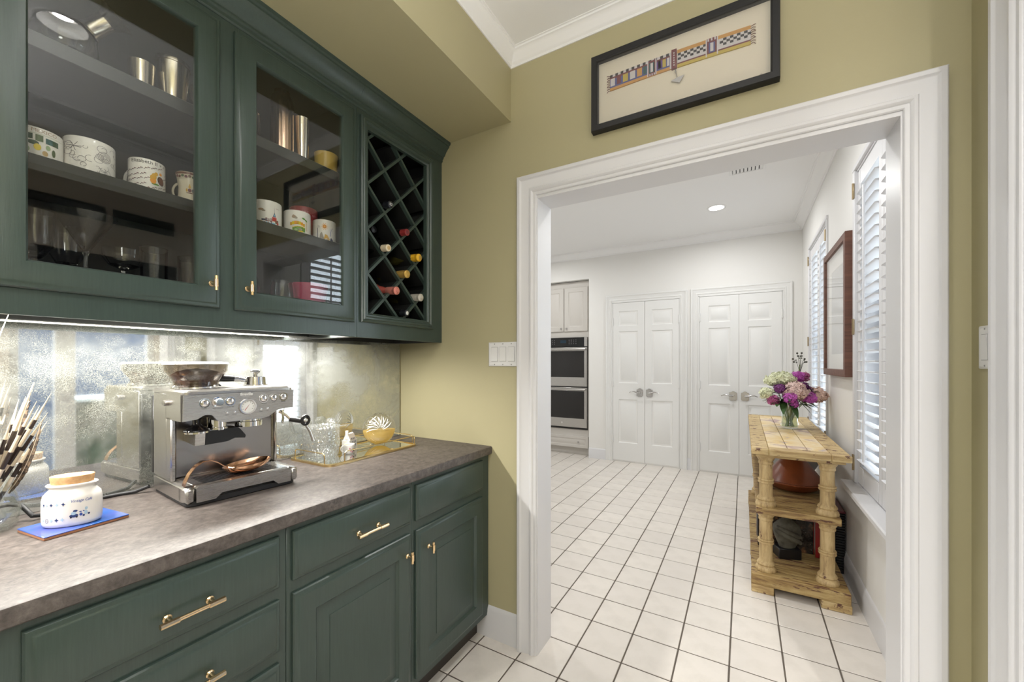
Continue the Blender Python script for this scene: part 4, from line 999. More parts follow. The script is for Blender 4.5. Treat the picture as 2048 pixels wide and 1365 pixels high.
gallery((hx_ - .006, -hy_ + .075, .008), (hx_ - .006, hy_ - .022, .008)); gallery((-hx_ + .006, -hy_ + .075, .008), (-hx_ + .006, hy_ - .022, .008))
gallery((-hx_ + .045, -hy_ + .006, .008), (hx_ - .035, -hy_ + .006, .008)); gallery((-hx_ + .04, hy_ - .006, .008), (hx_ - .035, hy_ - .006, .008))
TZ = CT + .0068
# cut-glass ice bucket with tongs leaning in it
ib = thing('ice_bucket', 'cut crystal ice bucket with a flared rim on the brass tray', 'ice bucket', (-1.545, 1.068, TZ))
cut = lambda a, z: 1 + (.05 * abs(((a * 18 / (2 * PI) + z * 8) % 1) - .5) if .012 < z < .072 else 0.)
obj('bowl', MB().lathe([(0, 0), (.060, 0), (.066, .006), (.067, .016), (.068, .028), (.069, .040), (.070, .055), (.071, .070), (.071, .110), (.075, .126), (.073, .127), (.068, .110), (.066, .070), (.063, .020), (.055, .012), (0, .010)], 54, None, None, 1, 1, mod=cut), 'crystal', ib, sharp=12)
obj('pouring_lip', MB().add([(.052, .052, .124), (.066, .030, .124), (.095, .066, .131), (.052, .052, .127), (.066, .030, .127), (.095, .066, .134)], [(0, 1, 2), (5, 4, 3), (0, 1, 4, 3), (1, 2, 5, 4), (2, 0, 3, 5)]), 'crystal', ib)
tg = thing('tongs', 'steel ice tongs leaning in the crystal ice bucket', 'tongs', (-1.575, 1.045, TZ + .013))
obj('arm', MB().tube([(.02, .045, .0), (-.012, -.005, .100), (-.024, -.030, .150)], .0035, 8, flat=.5), 'chrome', tg)
obj('arm', MB().tube([(.035, .035, .0), (.0, -.012, .100), (-.024, -.030, .150)], .0035, 8, flat=.5), 'chrome', tg)
st = thing('stopper', 'faceted crystal stopper behind the ice bucket', 'stopper', (-1.606, 1.160, TZ))
obj('body', MB().lathe([(0, 0), (.016, 0), (.018, .05), (.012, .09), (.010, .100), (.022, .112), (.026, .128), (.018, .144), (.0, .148)], 10), 'crystal', st, sharp=10)
# tiny house and tiny mug ornaments
hs = thing('house_ornament', 'tiny white ceramic house with blue grey roof on the tray', 'ornament', (-1.530, 1.196, TZ), R_(20))
obj('walls', MB().prism([(-.030, 0), (.030, 0), (.030, .050), (-.030, .050)], -.018, .018, lambda a, b, t_: (t_, a, b)).prism([(-.018, .05), (.018, .05), (.006, .076), (.0, .080), (-.006, .076)], -.022, .022, lambda a, b, t_: (a, t_, b)), 'porcelain', hs)
obj('chimney', MB().cyl((0, -.020, .055), (0, -.020, .092), .007, 12), 'porcelain', hs)
dc = MB()
for y in (-.012, .0, .012): fan(dc, rectp(y - .003, y + .003, .052, .060), lambda a, b: (.0186, a, b), 'c_navy')
for y in (-.018, -.006, .006, .018): fan(dc, rectp(y - .0022, y + .0022, .020, .030), lambda a, b: (.0186, a, b), 'c_navy'); fan(dc, rectp(y - .0022, y + .0022, .036, .044), lambda a, b: (.0186, a, b), 'c_navy')
for sg in (-1, 1): dc.add([(sg * .0186, -.0235, .0505), (sg * .0186, .0235, .0505), (sg * .0066, .0235, .0768), (sg * .0066, -.0235, .0768)], [(0, 1, 2, 3)], 'c_grey')
obj('print', dc, None, hs)
def mug(name, label, loc, r, h, mat='porcelain', rt=None, waist=None, hang=200, group=None, inner='porcelain', hr=None, cat='mug', hand=True):
    g = thing(name, label, cat, loc, 0, group); rt = rt or r; w_ = waist or r
    pr = [(0, .002), (r * .80, .002), (r * .82, 0), (r * .90, 0), (r * .98, .004), (r, .010), (w_ + (r - w_) * .2, h * .4), (w_, h * .55), ((w_ + rt) / 2, h * .8), (rt, h - .002), (rt - .0008, h), (rt - .0025, h - .0005), (w_ - .003, h * .55), (r - .003, .012), (r * .8, .007), (0, .006)]
    obj('cup', MB().lathe(pr, 36), mat, g, sharp=50)
    if hand:
        a = R_(hang); d = Vector((math.cos(a), math.sin(a), 0)); pts = []
        hr = hr or h * .30
        for i in range(11):
            t_ = -PI / 2 + PI * i / 10; pts.append(tuple(d * (w_ - .003 + hr * .95 * math.cos(t_)) + Vector((0, 0, h * .50 + hr * 1.05 * math.sin(t_)))))
        obj('handle', MB().tube(pts, .0048 * max(.6, r / .045), 8), mat, g)
    return g
def wrapper(R, a0=None, off=.0006):
    """(distance along the wall, height) on the side of the cup that faces the room's middle"""
    return lambda a, b: ((R + off) * math.cos(a0 + a / R), (R + off) * math.sin(a0 + a / R), b)
mg = mug('tiny_mug', 'tiny white ceramic mug with a green inside on the tray', (-1.487, 1.160, TZ), .023, .040, hang=-128, hr=.013)
m = MB().lathe([(0, .034), (.0198, .034)], 24); obj('filling', m, 'c_sage', mg)
dc = MB(); wf = wrapper(.0232, R_(-10))
for a, z, c in ((.006, .020, 'orange'), (-.004, .014, 'pinkp'), (.002, .009, 'pinkp'), (.010, .013, 'brown'), (-.008, .024, 'pinkp')): fan(dc, ell(10, .0032, .0034, a, z), wf, 'c_' + c)
obj('print', dc, None, mg)
# round flask of amber liquid
dl = thing('flask', 'round cut crystal flask half full of yellow liquid', 'flask', (-1.515, 1.352, TZ + .0775))
DM = Matrix.Rotation(R_(-35), 4, 'Z') @ Matrix.Rotation(PI / 2, 4, 'Y')
fc = MB(); sc_ = [(0, .034), (.014, .036), (.030, .036), (.052, .032), (.068, .020), (.0760, .006), (.0765, 0), (.0760, -.006), (.068, -.020), (.052, -.032), (.030, -.036), (0, -.034)]
fc.lathe(sc_, 48, None, DM)
obj('glass_body', fc, 'drink_glass', dl, sharp=40)
liq = MB(); zl = -.004; pts = []
for rr, th in ((.074, 0.), (.066, .019), (.050, .030)):
    a_ = math.asin(max(-1, min(1, zl / rr))); arc = [(rr * math.cos(a), rr * math.sin(a)) for a in [PI - a_ + (PI + 2 * a_) * i / 24 for i in range(25)]]
    pts.append((arc, th))
RZ = Matrix.Rotation(R_(-35), 4, 'Z'); vs = []; k = 25
prof = [(pts[2][0], .030), (pts[1][0], .019), (pts[0][0], .0), (pts[1][0], -.019), (pts[2][0], -.030)]
for arc, th in prof: vs += [tuple(RZ @ Vector((th, a, b))) for a, b in arc]
liq.add(vs, [(r * k + i, r * k + (i + 1) % k, r * k + k + (i + 1) % k, r * k + k + i) for r in range(4) for i in range(k)] + [tuple(range(k))[::-1], tuple(range(4 * k, 5 * k))])
obj('liquid', liq, 'liquor_clear', dl)
cuts = MB()
for i in range(16):
    a = 2 * PI * i / 16 + .1
    if math.cos(a) > .05: continue
    for sg in (1, -1): cuts.tube([tuple(DM @ Vector((r * math.cos(a + (r - .012) * 9), r * math.sin(a + (r - .012) * 9), sg * z))) for r, z in ((.012, .0362), (.026, .0366), (.044, .0342), (.060, .0272))], [.001, .0018, .0022, .001], 6)
obj('cut_rays', cuts, 'cut_white', dl)
# ================================================================== INSIDE THE GLASS CABINET
S0, S1, S2 = 1.475, 1.791, 2.071
# ---- middle shelf, left door: four mugs
CAMA = lambda x, y: math.atan2(-y, -x)          # the side of a cup that faces the room's middle
def deco(g, name='print'):
    return MB()
g = mug('mug', 'white mug with green village print and lettering at the left door edge', (-1.462, .262, S1), .045, .072, hang=180)
dc = MB(); wf = wrapper(.0450, CAMA(-1.462, .262))
put_text(dc, 'NEW MEXICO', .0115, lambda a, b: wf(a, .0640 + b), 'c_mush')
strip(dc, -.06, .06, .0565, .0572, wf, 'c_sage', 12)
for a, b0, b1, c in ((.006, .040, .055, 'olivep'), (-.010, .042, .055, 'dkgreen'), (.022, .039, .052, 'teal'), (-.026, .040, .054, 'olivep'), (.034, .039, .052, 'dkgreen')): strip(dc, a - .006, a + .006, b0, b1, wf, 'c_' + c, 2)
for a, b, rx, rz, c in ((-.004, .035, .016, .005, 'dkgreen'), (.003, .026, .010, .008, 'yellow'), (-.020, .030, .006, .008, 'olivep'), (.020, .030, .007, .006, 'sage'), (.030, .022, .006, .009, 'olivep'), (-.012, .018, .006, .006, 'sage'), (.015, .015, .008, .006, 'sand')):
    fan(dc, ell(12, rx * .6, rz, a, b), wf, 'c_' + c)
obj('print', dc, None, g)
g = mug('mug', 'large white mug with grey line drawings on the middle shelf', (-1.462, .354, S1), .0475, .088, hang=180)
dc = MB(); wf = wrapper(.0476, CAMA(-1.462, .354))
def line(pts, w_, m, wf):
    for (a0, b0), (a1, b1) in zip(pts, pts[1:]):
        L = math.hypot(a1 - a0, b1 - b0) or 1e-6; nx, nz = -(b1 - b0) / L * w_, (a1 - a0) / L * w_
        dc.add([wf(a0 + nx, b0 + nz), wf(a1 + nx, b1 + nz), wf(a1 - nx, b1 - nz), wf(a0 - nx, b0 - nz)], [(0, 1, 2, 3)], m)
r2 = random.Random(3)
for k in range(34):
    a, b = r2.uniform(-.062, .062), r2.uniform(.010, .072); r_ = r2.uniform(.003, .011)
    ph = r2.uniform(0, 6); ar = r2.uniform(2.5, 6.2)
    line([(a + r_ * math.cos(ph + ar * i / 14), b + r_ * .9 * math.sin(ph + ar * i / 14)) for i in range(15)], .00042, 'c_linegrey', wf)
for r_ in (.004, .007, .0105, .014): line([(.028 + r_ * math.cos(2 * PI * i / 20), .050 + r_ * .95 * math.sin(2 * PI * i / 20)) for i in range(21)], .00045, 'c_linegrey', wf)
for k in range(7): line([(-.030, .062), (-.030 + .016 * math.cos(k), .062 + .012 * math.sin(k))], .0006, 'c_linegrey', wf)
obj('print', dc, None, g)
g = mug('mug', 'commemorative white mug with berry sprigs and a gold lion crest', (-1.466, .470, S1), .0400, .090, hang=-150)
dc = MB(); wf = wrapper(.0401, CAMA(-1.466, .470))
put_text(dc, 'Elizabeth II + r', .0135, lambda a, b: wf(a + .004, .0810 + b), 'c_black')
for i in range(-4, 5):
    for j in range(5):
        a, b = i * .015 + (j % 2) * .007, .010 + j * .0135 + i * .0035
        if not .006 < b < .072 or (a > .004 and a < .042 and .022 < b < .062): continue
        for q in range(5): fan(dc, ell(6, .0016, .0013, a + (q - 2) * .0026, b + (q - 2) * .0012 + (.0015 if q % 2 else 0)), wf, 'c_maroon' if q % 2 else 'c_linegrey')
for a, b, rx, rz, c in ((.015, .046, .006, .009, 'gold'), (.013, .034, .007, .009, 'orange'), (.020, .054, .0042, .005, 'gold'), (.009, .042, .003, .006, 'gold'), (.018, .025, .009, .0026, 'leaf'), (.031, .057, .004, .004, 'orange')): fan(dc, ell(12, rx, rz, a, b), wf, 'c_' + c)
wf2 = wrapper(.0401, CAMA(-1.466, .470), .0010); wf3 = wrapper(.0401, CAMA(-1.466, .470), .0014)
fan(dc, ell(16, .0088, .0125, .0315, .038, .3), wf2, 'c_black'); fan(dc, ell(16, .0072, .0108, .0315, .038, .3), wf3, 'c_brown')
obj('print', dc, None, g)
g = mug('mug', 'small cream jug mug with a gilded rim and royal crest', (-1.470, .573, S1), .0300, .098, 'porcelain_cream', rt=.0340, waist=.0270, hang=-142, hr=.024)
dc = MB(); wf = wrapper(.0276, CAMA(-1.470, .573)); wr_ = wrapper(.0335, CAMA(-1.470, .573))
strip(dc, -.05, .05, .0900, .0965, wrapper(.0334, CAMA(-1.470, .573), .0008), 'c_brown', 14)
for k in range(-4, 5): fan(dc, ell(8, .004, .004, k * .0085, .085 - .002 * (k % 2)), wrapper(.0322, CAMA(-1.470, .573), .0012), 'c_' + ('brown', 'olivep', 'maroon')[k % 3])
for a, b, rx, rz, c in ((0, .044, .0045, .0055, 'maroon'), (0, .054, .003, .0045, 'gold'), (-.007, .044, .0022, .0055, 'gold'), (.007, .044, .0022, .0055, 'linegrey'), (0, .036, .009, .0016, 'brown'), (0, .060, .0014, .004, 'gold')): fan(dc, ell(10, rx, rz, a, b), wf, 'c_' + c)
obj('print', dc, None, g)
# ---- top shelf, left door
dec = thing('decanter', 'round glass decanter with silver collar lying tilted on the top shelf', 'decanter', (-1.505, .318, S2))
ax = (RV * .62 + Vector((0, 0, 1)) * .62 + FV * .25).normalized(); zq = Vector((0, 0, 1)).rotation_difference(ax).to_matrix().to_4x4()
DMx = Matrix.Translation((0, 0, .0655)) @ zq
obj('globe', MB().lathe([(0, -.064), (.03, -.057), (.052, -.037), (.064, 0), (.052, .037), (.030, .056), (.024, .066), (.021, .066), (.028, .054), (.049, .035), (.061, 0), (.049, -.035), (.028, -.054), (0, -.061)], 36, None, DMx), 'stem_crystal', dec)
obj('collar', MB().lathe([(.0245, .060), (.0265, .064), (.0240, .068), (.0225, .070), (.0215, .118), (.0200, .118), (.0205, .068)], 30, None, DMx), 'silver_cup', dec)
obj('rim', MB().lathe([(.0215, .114), (.030, .132), (.040, .140), (.041, .142), (.038, .142), (.028, .135), (.019, .117)], 30, None, DMx), 'silver_cup', dec)
def cup(name, label, loc, prof, mat, n=34, cat='cup', mod=None, group=None, sharp=38):
    g = thing(name, label, cat, loc, 0, group); obj('body', MB().lathe(prof, n, None, None, 1, 1, mod=mod), mat, g, sharp=sharp); return g
def tumbler(r0, r1, h, t=.0015, band=0.):
    p = [(0, 0), (r0 - .002, 0), (r0, .003), (r1, h - .003)]
    if band: p += [(r1 + .0015, h - .012), (r1 + .002, h - .006)]
    return p + [(r1 + .0012, h - .001), (r1, h), (r1 - t, h - .001), (r0 - t, .006), (0, .004)]
cup('julep_cup', 'short silver cup on the top shelf beside the decanter', (-1.470, .460, S2), tumbler(.026, .0290, .088), 'silver_cup')
cup('julep_cup', 'tall tapered silver cup with a beaded rim on the top shelf', (-1.466, .530, S2), tumbler(.0285, .0400, .134, band=1), 'silver_cup')
cup('goblet', 'ornate silver goblet at the right end of the top shelf', (-1.490, .606, S2), [(0, 0), (.026, 0), (.024, .006), (.008, .014), (.006, .040), (.014, .052), (.024, .066), (.027, .095), (.024, .110), (.022, .110), (.024, .094), (.02, .066), (0, .056)], 'silver_cup', 20, mod=lambda a, z: 1 + .05 * math.sin(10 * a))
cup('globe_glass', 'large clear wine glass at the back of the top shelf', (-1.560, .640, S2), [(0, 0), (.034, 0), (.030, .004), (.005, .010), (.004, .080), (.02, .092), (.045, .130), (.046, .165), (.036, .205), (.0345, .205), (.0445, .165), (.0435, .130), (.018, .094), (0, .084)], 'stem_crystal', 30, 'glass')
# ---- bottom shelf, left door: stemware and tumblers
cup('goblet', 'heavy cut glass goblet at the left of the bottom shelf', (-1.470, .262, S0), [(0, 0), (.032, 0), (.030, .005), (.010, .014), (.009, .050), (.016, .060), (.009, .070), (.008, .090), (.020, .104), (.031, .125), (.034, .150), (.034, .205), (.0325, .205), (.0325, .150), (.029, .126), (.018, .107), (0, .098)], 'stem_crystal', 26, 'glass', mod=lambda a, z: 1 + (.03 * abs(math.sin(7 * a)) if .1 < z < .16 else 0), sharp=20)
cup('goblet', 'second cut glass goblet behind the martini glass', (-1.540, .330, S0), [(0, 0), (.032, 0), (.030, .005), (.008, .014), (.007, .085), (.020, .100), (.034, .130), (.036, .190), (.0345, .190), (.0325, .131), (.018, .104), (0, .095)], 'stem_crystal', 26, 'glass', mod=lambda a, z: 1 + (.03 * abs(math.sin(7 * a)) if .1 < z < .16 else 0), sharp=20)
cup('martini_glass', 'wide martini glass on the bottom shelf behind the left glass door', (-1.468, .348, S0), [(0, 0), (.036, 0), (.034, .003), (.006, .012), (.0045, .030), (.0045, .118), (.008, .130), (.0600, .222), (.0590, .2225), (.0065, .134), (0, .130)], 'stem_crystal', 40, 'glass')
cup('coupe_glass', 'low crystal coupe glass on the bottom shelf', (-1.480, .425, S0), [(0, 0), (.030, 0), (.028, .004), (.006, .012), (.0055, .088), (.010, .098), (.030, .108), (.042, .128), (.045, .150), (.0435, .150), (.040, .129), (.028, .111), (0, .102)], 'stem_crystal', 28, 'glass', mod=lambda a, z: 1 + (.03 * abs(math.sin(8 * a)) if .1 < z < .14 else 0), sharp=20)
cup('highball_glass', 'tall straight tumbler on the bottom shelf behind the left glass door', (-1.470, .487, S0), tumbler(.029, .0315, .170), 'stem_crystal', 32, 'glass')
cup('highball_glass', 'straight tumbler at the right end of the left door bottom shelf', (-1.485, .580, S0), tumbler(.029, .031, .165), 'stem_crystal', 32, 'glass')
# ---- right-hand glass door: top shelf
cup('beaker_glass', 'clear glass tumbler on the top shelf behind the right glass door', (-1.490, .752, S2), tumbler(.036, .034, .115, .002), 'stem_crystal', 30, 'glass')
cup('cocktail_shaker', 'tall fluted copper shaker on the top shelf', (-1.478, .862, S2), [(0, 0), (.034, 0), (.038, .004), (.0385, .170), (.038, .205), (.032, .226), (.026, .234), (.0255, .246), (0, .248)], 'copper_cup', 48, 'shaker', mod=lambda a, z: 1 + (.02 * abs(math.cos(12 * a)) if z < .21 and z > .003 else 0), sharp=18)
cup('bar_tin', 'plain silver bar tin beside the copper shaker', (-1.462, .930, S2), tumbler(.020, .0265, .176), 'silver_cup')
cup('ramekin', 'pale yellow ramekin on the top shelf behind the right glass door', (-1.468, 1.036, S2), tumbler(.041, .044, .086, .003), 'c_ramekin', 34, 'bowl')
# middle shelf: picture mugs
def pic_mug(label, loc, r, h, hang): return mug('mug', label, loc, r, h, hang=hang)
L0 = (-1.470, .803, S1); g = pic_mug('white mug printed with a red city and blue tower', L0, .0460, .090, 180)
dc = MB(); wf = wrapper(.0461, CAMA(*L0[:2])); wfa = wrapper(.0461, CAMA(*L0[:2]), .0010); wfb = wrapper(.0461, CAMA(*L0[:2]), .0014)
P = lambda pts, c, f=None: fan(dc, pts, f or wf, 'c_' + c)
P([(.0185, .036), (.0285, .036), (.0242, .050), (.0236, .076), (.0232, .050)], 'navy'); P([(.0215, .038), (.0260, .038), (.0245, .046), (.0232, .046)], 'skyblue', wfa)
P(rectp(.016, .031, .020, .034), 'red'); P(rectp(.0165, .0305, .033, .0355), 'white_b' if False else 'pinkp', wfa); P(rectp(.026, .038, .014, .026), 'brown'); P(rectp(.032, .0385, .006, .018), 'red', wfa)
P(rectp(-.004, .016, .016, .028), 'maroon'); P(rectp(-.016, .0, .018, .024), 'navy')
for k in range(5): P(rectp(.0 + k * .0033, .0018 + k * .0033, .019, .027), 'whitebead', wfa)
for k in range(6): P(rectp(-.012 + k * .0048, -.009 + k * .0048, .006, .015), ('skyblue', 'navy')[k % 2], wfa)
P(rectp(.016, .026, .004, .014), 'skyblue'); P(ell(12, .009, .004, -.018, .056), 'mush'); P(ell(10, .006, .003, -.010, .052), 'grey', wfa); P(ell(12, .010, .008, -.020, .010), 'sand')
put_text(dc, 'BERLIN', .0042, lambda a, b: wf(.0360 + a, .066 + b), 'c_maroon')
obj('print', dc, None, g)
L1 = (-1.468, .914, S1); g = pic_mug('white mug printed with a yellow taco and green hills', L1, .0460, .090, 180)
dc = MB(); wf = wrapper(.0461, CAMA(*L1[:2])); wfa = wrapper(.0461, CAMA(*L1[:2]), .0010); wfb = wrapper(.0461, CAMA(*L1[:2]), .0014)
P(ell(12, .008, .0055, -.010, .064), 'mush'); P(ell(10, .0055, .004, -.004, .061), 'grey', wfa); P(ell(10, .004, .004, -.012, .068), 'mush', wfa)
for k in range(7): P(rectp(-.024 + k * .0072, -.0168 + k * .0072, .038 - .0006 * (k - 3) ** 2, .050 - .0007 * (k - 3) ** 2), ('gold', 'yellow', 'orange')[k % 3])
for k in range(6): P(rectp(-.016 + k * .0072, -.0088 + k * .0072, .012, .030 - .0006 * (k - 3) ** 2), 'leaf'); P(rectp(-.016 + k * .0072, -.0088 + k * .0072, .030 - .0006 * (k - 3) ** 2, .0325 - .0006 * (k - 3) ** 2), 'yellow', wfa)
P(ell(12, .007, .0042, .010, .020), 'grey', wfa); P(ell(12, .009, .0025, .012, .013), 'yellow', wfa); P(ell(8, .006, .0035, -.004, .018), 'sage', wfa)
P(ell(10, .0062, .0034, .022, .062, -.3), 'leaf'); P(ell(10, .0062, .0030, .031, .057, -.6), 'leaf'); P(rectp(.030, .032, .020, .055), 'sand'); P(rectp(.034, .0355, .018, .052), 'sand')
obj('print', dc, None, g)
L2 = (-1.464, 1.026, S1); g = pic_mug('white mug printed with an orange sun and blue palms', L2, .0425, .090, 180)
dc = MB(); wf = wrapper(.0426, CAMA(*L2[:2])); wfa = wrapper(.0426, CAMA(*L2[:2]), .0010); wfb = wrapper(.0426, CAMA(*L2[:2]), .0014)
P(ell(16, .0075, .0085, .0, .062), 'orange'); P(ell(14, .0055, .0062, .0, .062), 'brown', wfa); P(ell(14, .0042, .0048, .0, .062), 'orange', wfb)
for k in range(10): a = 2 * PI * k / 10; P(ell(6, .0013, .0016, .0108 * math.cos(a), .062 + .0125 * math.sin(a)), 'orange')
for cx, cz, c in ((.0215, .046, 'blue'), (-.0255, .056, 'navy')):
    for k in range(9): a = PI * (k - .5) / 7.2; P([(cx, cz), (cx + .0105 * math.cos(a) + .0008, cz + .0105 * math.sin(a)), (cx + .0100 * math.cos(a), cz + .0118 * math.sin(a))], c)
    P(rectp(cx - .0009, cx + .0011, .018 if c == 'navy' else .026, cz), c)
P([(-.019, .012), (-.0155, .034), (-.0095, .040), (-.005, .026), (.0, .012)], 'grey'); P([(-.004, .010), (.002, .032), (.010, .030), (.020, .012)], 'gold'); P([(.005, .010), (.011, .020), (.018, .009)], 'sand', wfa)
P([(.020, .008), (.024, .022), (.032, .014), (.034, .006)], 'navy'); P(rectp(.028, .034, .058, .0595), 'maroon')
obj('print', dc, None, g)
L3 = (-1.562, 1.000, S1); g = mug('mug', 'tall red mug with white lettering behind the picture mugs', L3, .0520, .150, 'c_redmug', hang=90, hand=False)
dc = MB(); wf = wrapper(.0522, CAMA(*L3[:2]))
put_text(dc, 'NEW', .015, lambda a, b: wf(-.040 + a, .126 + b), 'c_pinkp'); put_text(dc, 'YORK', .015, lambda a, b: wf(.000 + a, .126 + b), 'c_pinkp'); put_text(dc, 'NYC', .013, lambda a, b: wf(.046 + a, .118 + b), 'c_pinkp')
obj('print', dc, None, g)
# bottom shelf
cup('stemless_glass', 'clear stemless glass beside the raspberry bowl', (-1.470, .858, S0), [(0, 0), (.030, 0), (.040, .020), (.044, .060), (.040, .115), (.034, .140), (.0325, .140), (.0385, .115), (.0425, .060), (.038, .021), (0, .006)], 'stem_crystal', 32, 'glass')
cup('stemless_glass', 'clear stemless glass at the left end behind the right door', (-1.490, .745, S0), [(0, 0), (.030, 0), (.040, .020), (.044, .060), (.040, .115), (.034, .140), (.0325, .140), (.0385, .115), (.0425, .060), (.038, .021), (0, .006)], 'stem_crystal', 32, 'glass')
cup('bowl', 'raspberry red tapered bowl on the bottom shelf behind the right glass door', (-1.505, .985, S0), [(0, 0), (.038, 0), (.042, .006), (.060, .080), (.072, .150), (.069, .150), (.056, .080), (.040, .012), (0, .010)], 'c_bowlred', 36, 'bowl')
# ================================================================== WALLS OF THE NEAR ROOM
# ---- switch plates
def switch_plate(label, cx, cz, gangs, fn):
    w_ = .046 * gangs + .024; h = .114
    s_ = thing('switch_plate', label, 'light switch', fn(cx, cz, 0))
    wl = lambda a, b, o: fn(a, b, o)
    obj('plate', MB().rings((cx - w_ / 2, cx + w_ / 2, cz - h / 2, cz + h / 2), [(0, 0), (0, .004), (.003, .0065), (.010, .007)], wl), 'white_plastic', s_, True)
    for g_ in range(gangs):
        x = cx + (g_ - (gangs - 1) / 2) * .046
        obj('rocker_gap', MB().rings((x - .0178, x + .0178, cz - .0345, cz + .0345), [(0, .0069), (0, .0072), (.001, .0073)], wl), 'switch_line', s_, True)
        up = g_ % 2
        m = MB(); k = [(x - .0165, cz - .033), (x + .0165, cz - .033), (x + .0165, cz), (x - .0165, cz), (x + .0165, cz + .033), (x - .0165, cz + .033)]
        hs_ = [.0115, .0115, .009, .009, .0085, .0085] if not up else [.0085, .0085, .009, .009, .0115, .0115]
        vs = [wl(a, b, hh) for (a, b), hh in zip(k, hs_)] + [wl(a, b, .007) for a, b in k]
        m.add(vs, [(0, 1, 2, 3), (3, 2, 4, 5), (0, 1, 7, 6), (5, 4, 10, 11), (1, 2, 8, 7), (2, 4, 10, 8), (0, 3, 9, 6), (3, 5, 11, 9)])
        obj('rocker', m, 'white_plastic', s_, True)
        for dz in (-.0485, .0485): obj('screw', MB().rings((x - .0026, x + .0026, cz + dz - .0026, cz + dz + .0026), [(0, .0066), (.0004, .0078), (.0015, .0080)], wl), 'switch_line', s_, True)
    return s_
switch_plate('white triple rocker switch plate beside the doorway casing', -.981, 1.356, 3, lambda a, b, o: (a, YF - o, b))
switch_plate('white double rocker switch plate on the right wall by the edge of the picture', 1.510, 1.357, 2, lambda a, b, o: (XR - o, a, b))
# ---- framed beadwork above the doorway
PZ0, PZ1, PX0, PX1 = 2.263, 2.570, -.542, .106
pc = thing('framed_beadwork', 'black framed strip of colourful beadwork hung above the doorway', 'picture', ((PX0 + PX1) / 2, YF, PZ0))
fy = lambda a, b, o: (a, YF - o, b)
obj('frame', MB().rings((PX0, PX1, PZ0, PZ1), [(0, .0005), (0, .030), (.002, .033), (.022, .034), (.026, .030), (.027, .010)], fy, None, False), 'black_frame', pc, True)
mt = obj('mat', MB().rings((PX0 + .026, PX1 - .026, PZ0 + .026, PZ1 - .026), [(0, .004), (0, .010), (.001, .0105)], fy), 'mat_cream', pc, True)
bz = MB()
U0, U1 = -.468, .022
def wv_(u): return 2.4485 + .0045 * math.sin((u - U0) * 7.) + (.003 if u > -.2 else -.002) * 0
def bl(u0, u1, v0, v1, c, o=.0155, n=1):
    for k in range(n):
        a0, a1 = u0 + (u1 - u0) * k / n, u0 + (u1 - u0) * (k + 1) / n
        vs = [(a0, YF - o, wv_(a0) + v0), (a1, YF - o, wv_(a1) + v0), (a1, YF - o, wv_(a1) + v1), (a0, YF - o, wv_(a0) + v1)]
        vs += [(x, YF - .0104, z) for x, _, z in vs]
        bz.add(vs, [(0, 1, 2, 3), (0, 4, 5, 1), (1, 5, 6, 2), (2, 6, 7, 3), (3, 7, 4, 0)], 'c_' + c)
H_ = .031
bl(U0, -.232, -H_, -H_ + .010, 'b_orange', n=8); bl(U0, -.232, -H_ + .010, -H_ + .017, 'b_blue', n=8); bl(U0, -.232, -H_ + .017, H_ - .018, 'b_blue', n=8)
bl(U0, -.232, H_ - .018, H_ - .010, 'b_maroon', n=8)
for k in range(22):
    a = U0 + k * (.236 / 22); bl(a, a + .236 / 22, H_ - .010, H_, ('b_black', 'whitebead')[k % 2])
for a, b, c in ((-.466, -.448, 'whitebead'), (-.440, -.424, 'b_maroon'), (-.416, -.396, 'b_yellow'), (-.388, -.368, 'whitebead'), (-.361, -.342, 'b_orange'), (-.337, -.325, 'teal'), (-.286, -.268, 'violet'), (-.282, -.272, 'b_maroon'), (-.266, -.254, 'b_yellow'), (-.250, -.242, 'whitebead')):
    bl(a, b, -H_ + .016, H_ - .016, c, .0158)
bl(-.322, -.318, -H_, H_, 'whitebead', .016); bl(-.318, -.292, -H_, H_ - .004, 'b_maroon', .016); bl(-.315, -.296, -H_ + .012, H_ - .012, 'teal', .0163); bl(-.310, -.301, -H_ + .014, H_ - .014, 'whitebead', .0166); bl(-.292, -.288, -H_, H_, 'whitebead', .016)
for k in range(3): bl(-.314 + .008 * k, -.310 + .008 * k, -H_, -H_ + .008, 'whitebead', .0165)
bl(-.240, -.234, -H_, H_, 'whitebead', .016)
bl(-.214, U1, H_ - .012, H_ + .001, 'b_orange', n=9); bl(-.214, U1, -H_ - .002, -H_ + .009, 'b_yellow', n=9); bl(-.214, U1, -H_ + .009, -H_ + .014, 'b_maroon', n=9); bl(-.214, U1, -H_ + .014, H_ - .012, 'whitebead', n=9)
for k in range(22):
    a = -.212 + k * .0107
    if -.120 < a + .004 < -.076: continue
    for r in range(3):
        if (k + r) % 2 == 0: bl(a, a + .0107, H_ - .0125 - .0085 * (r + 1), H_ - .0125 - .0085 * r, 'b_black', .0158)
bl(-.118, -.114, -H_, H_, 'whitebead', .016); bl(-.114, -.082, -H_ + .010, H_ + .002, 'b_maroon', .016); bl(-.108, -.088, -H_ + .012, H_ - .014, 'b_blue', .0163); bl(-.103, -.093, -H_ + .016, H_ - .016, 'whitebead', .0166); bl(-.082, -.078, -H_, H_, 'whitebead', .016)
for k in range(3): bl(-.112 + .011 * k, -.107 + .011 * k, H_ - .008, H_ + .002, 'whitebead', .0165)
bl(-.234, -.216, -H_ - .004, H_ + .006, 'b_maroon', .019)
for k in range(6): bl(-.227, -.223, -H_ + .006 + .009 * k, -H_ + .011 + .009 * k, 'whitebead', .020)
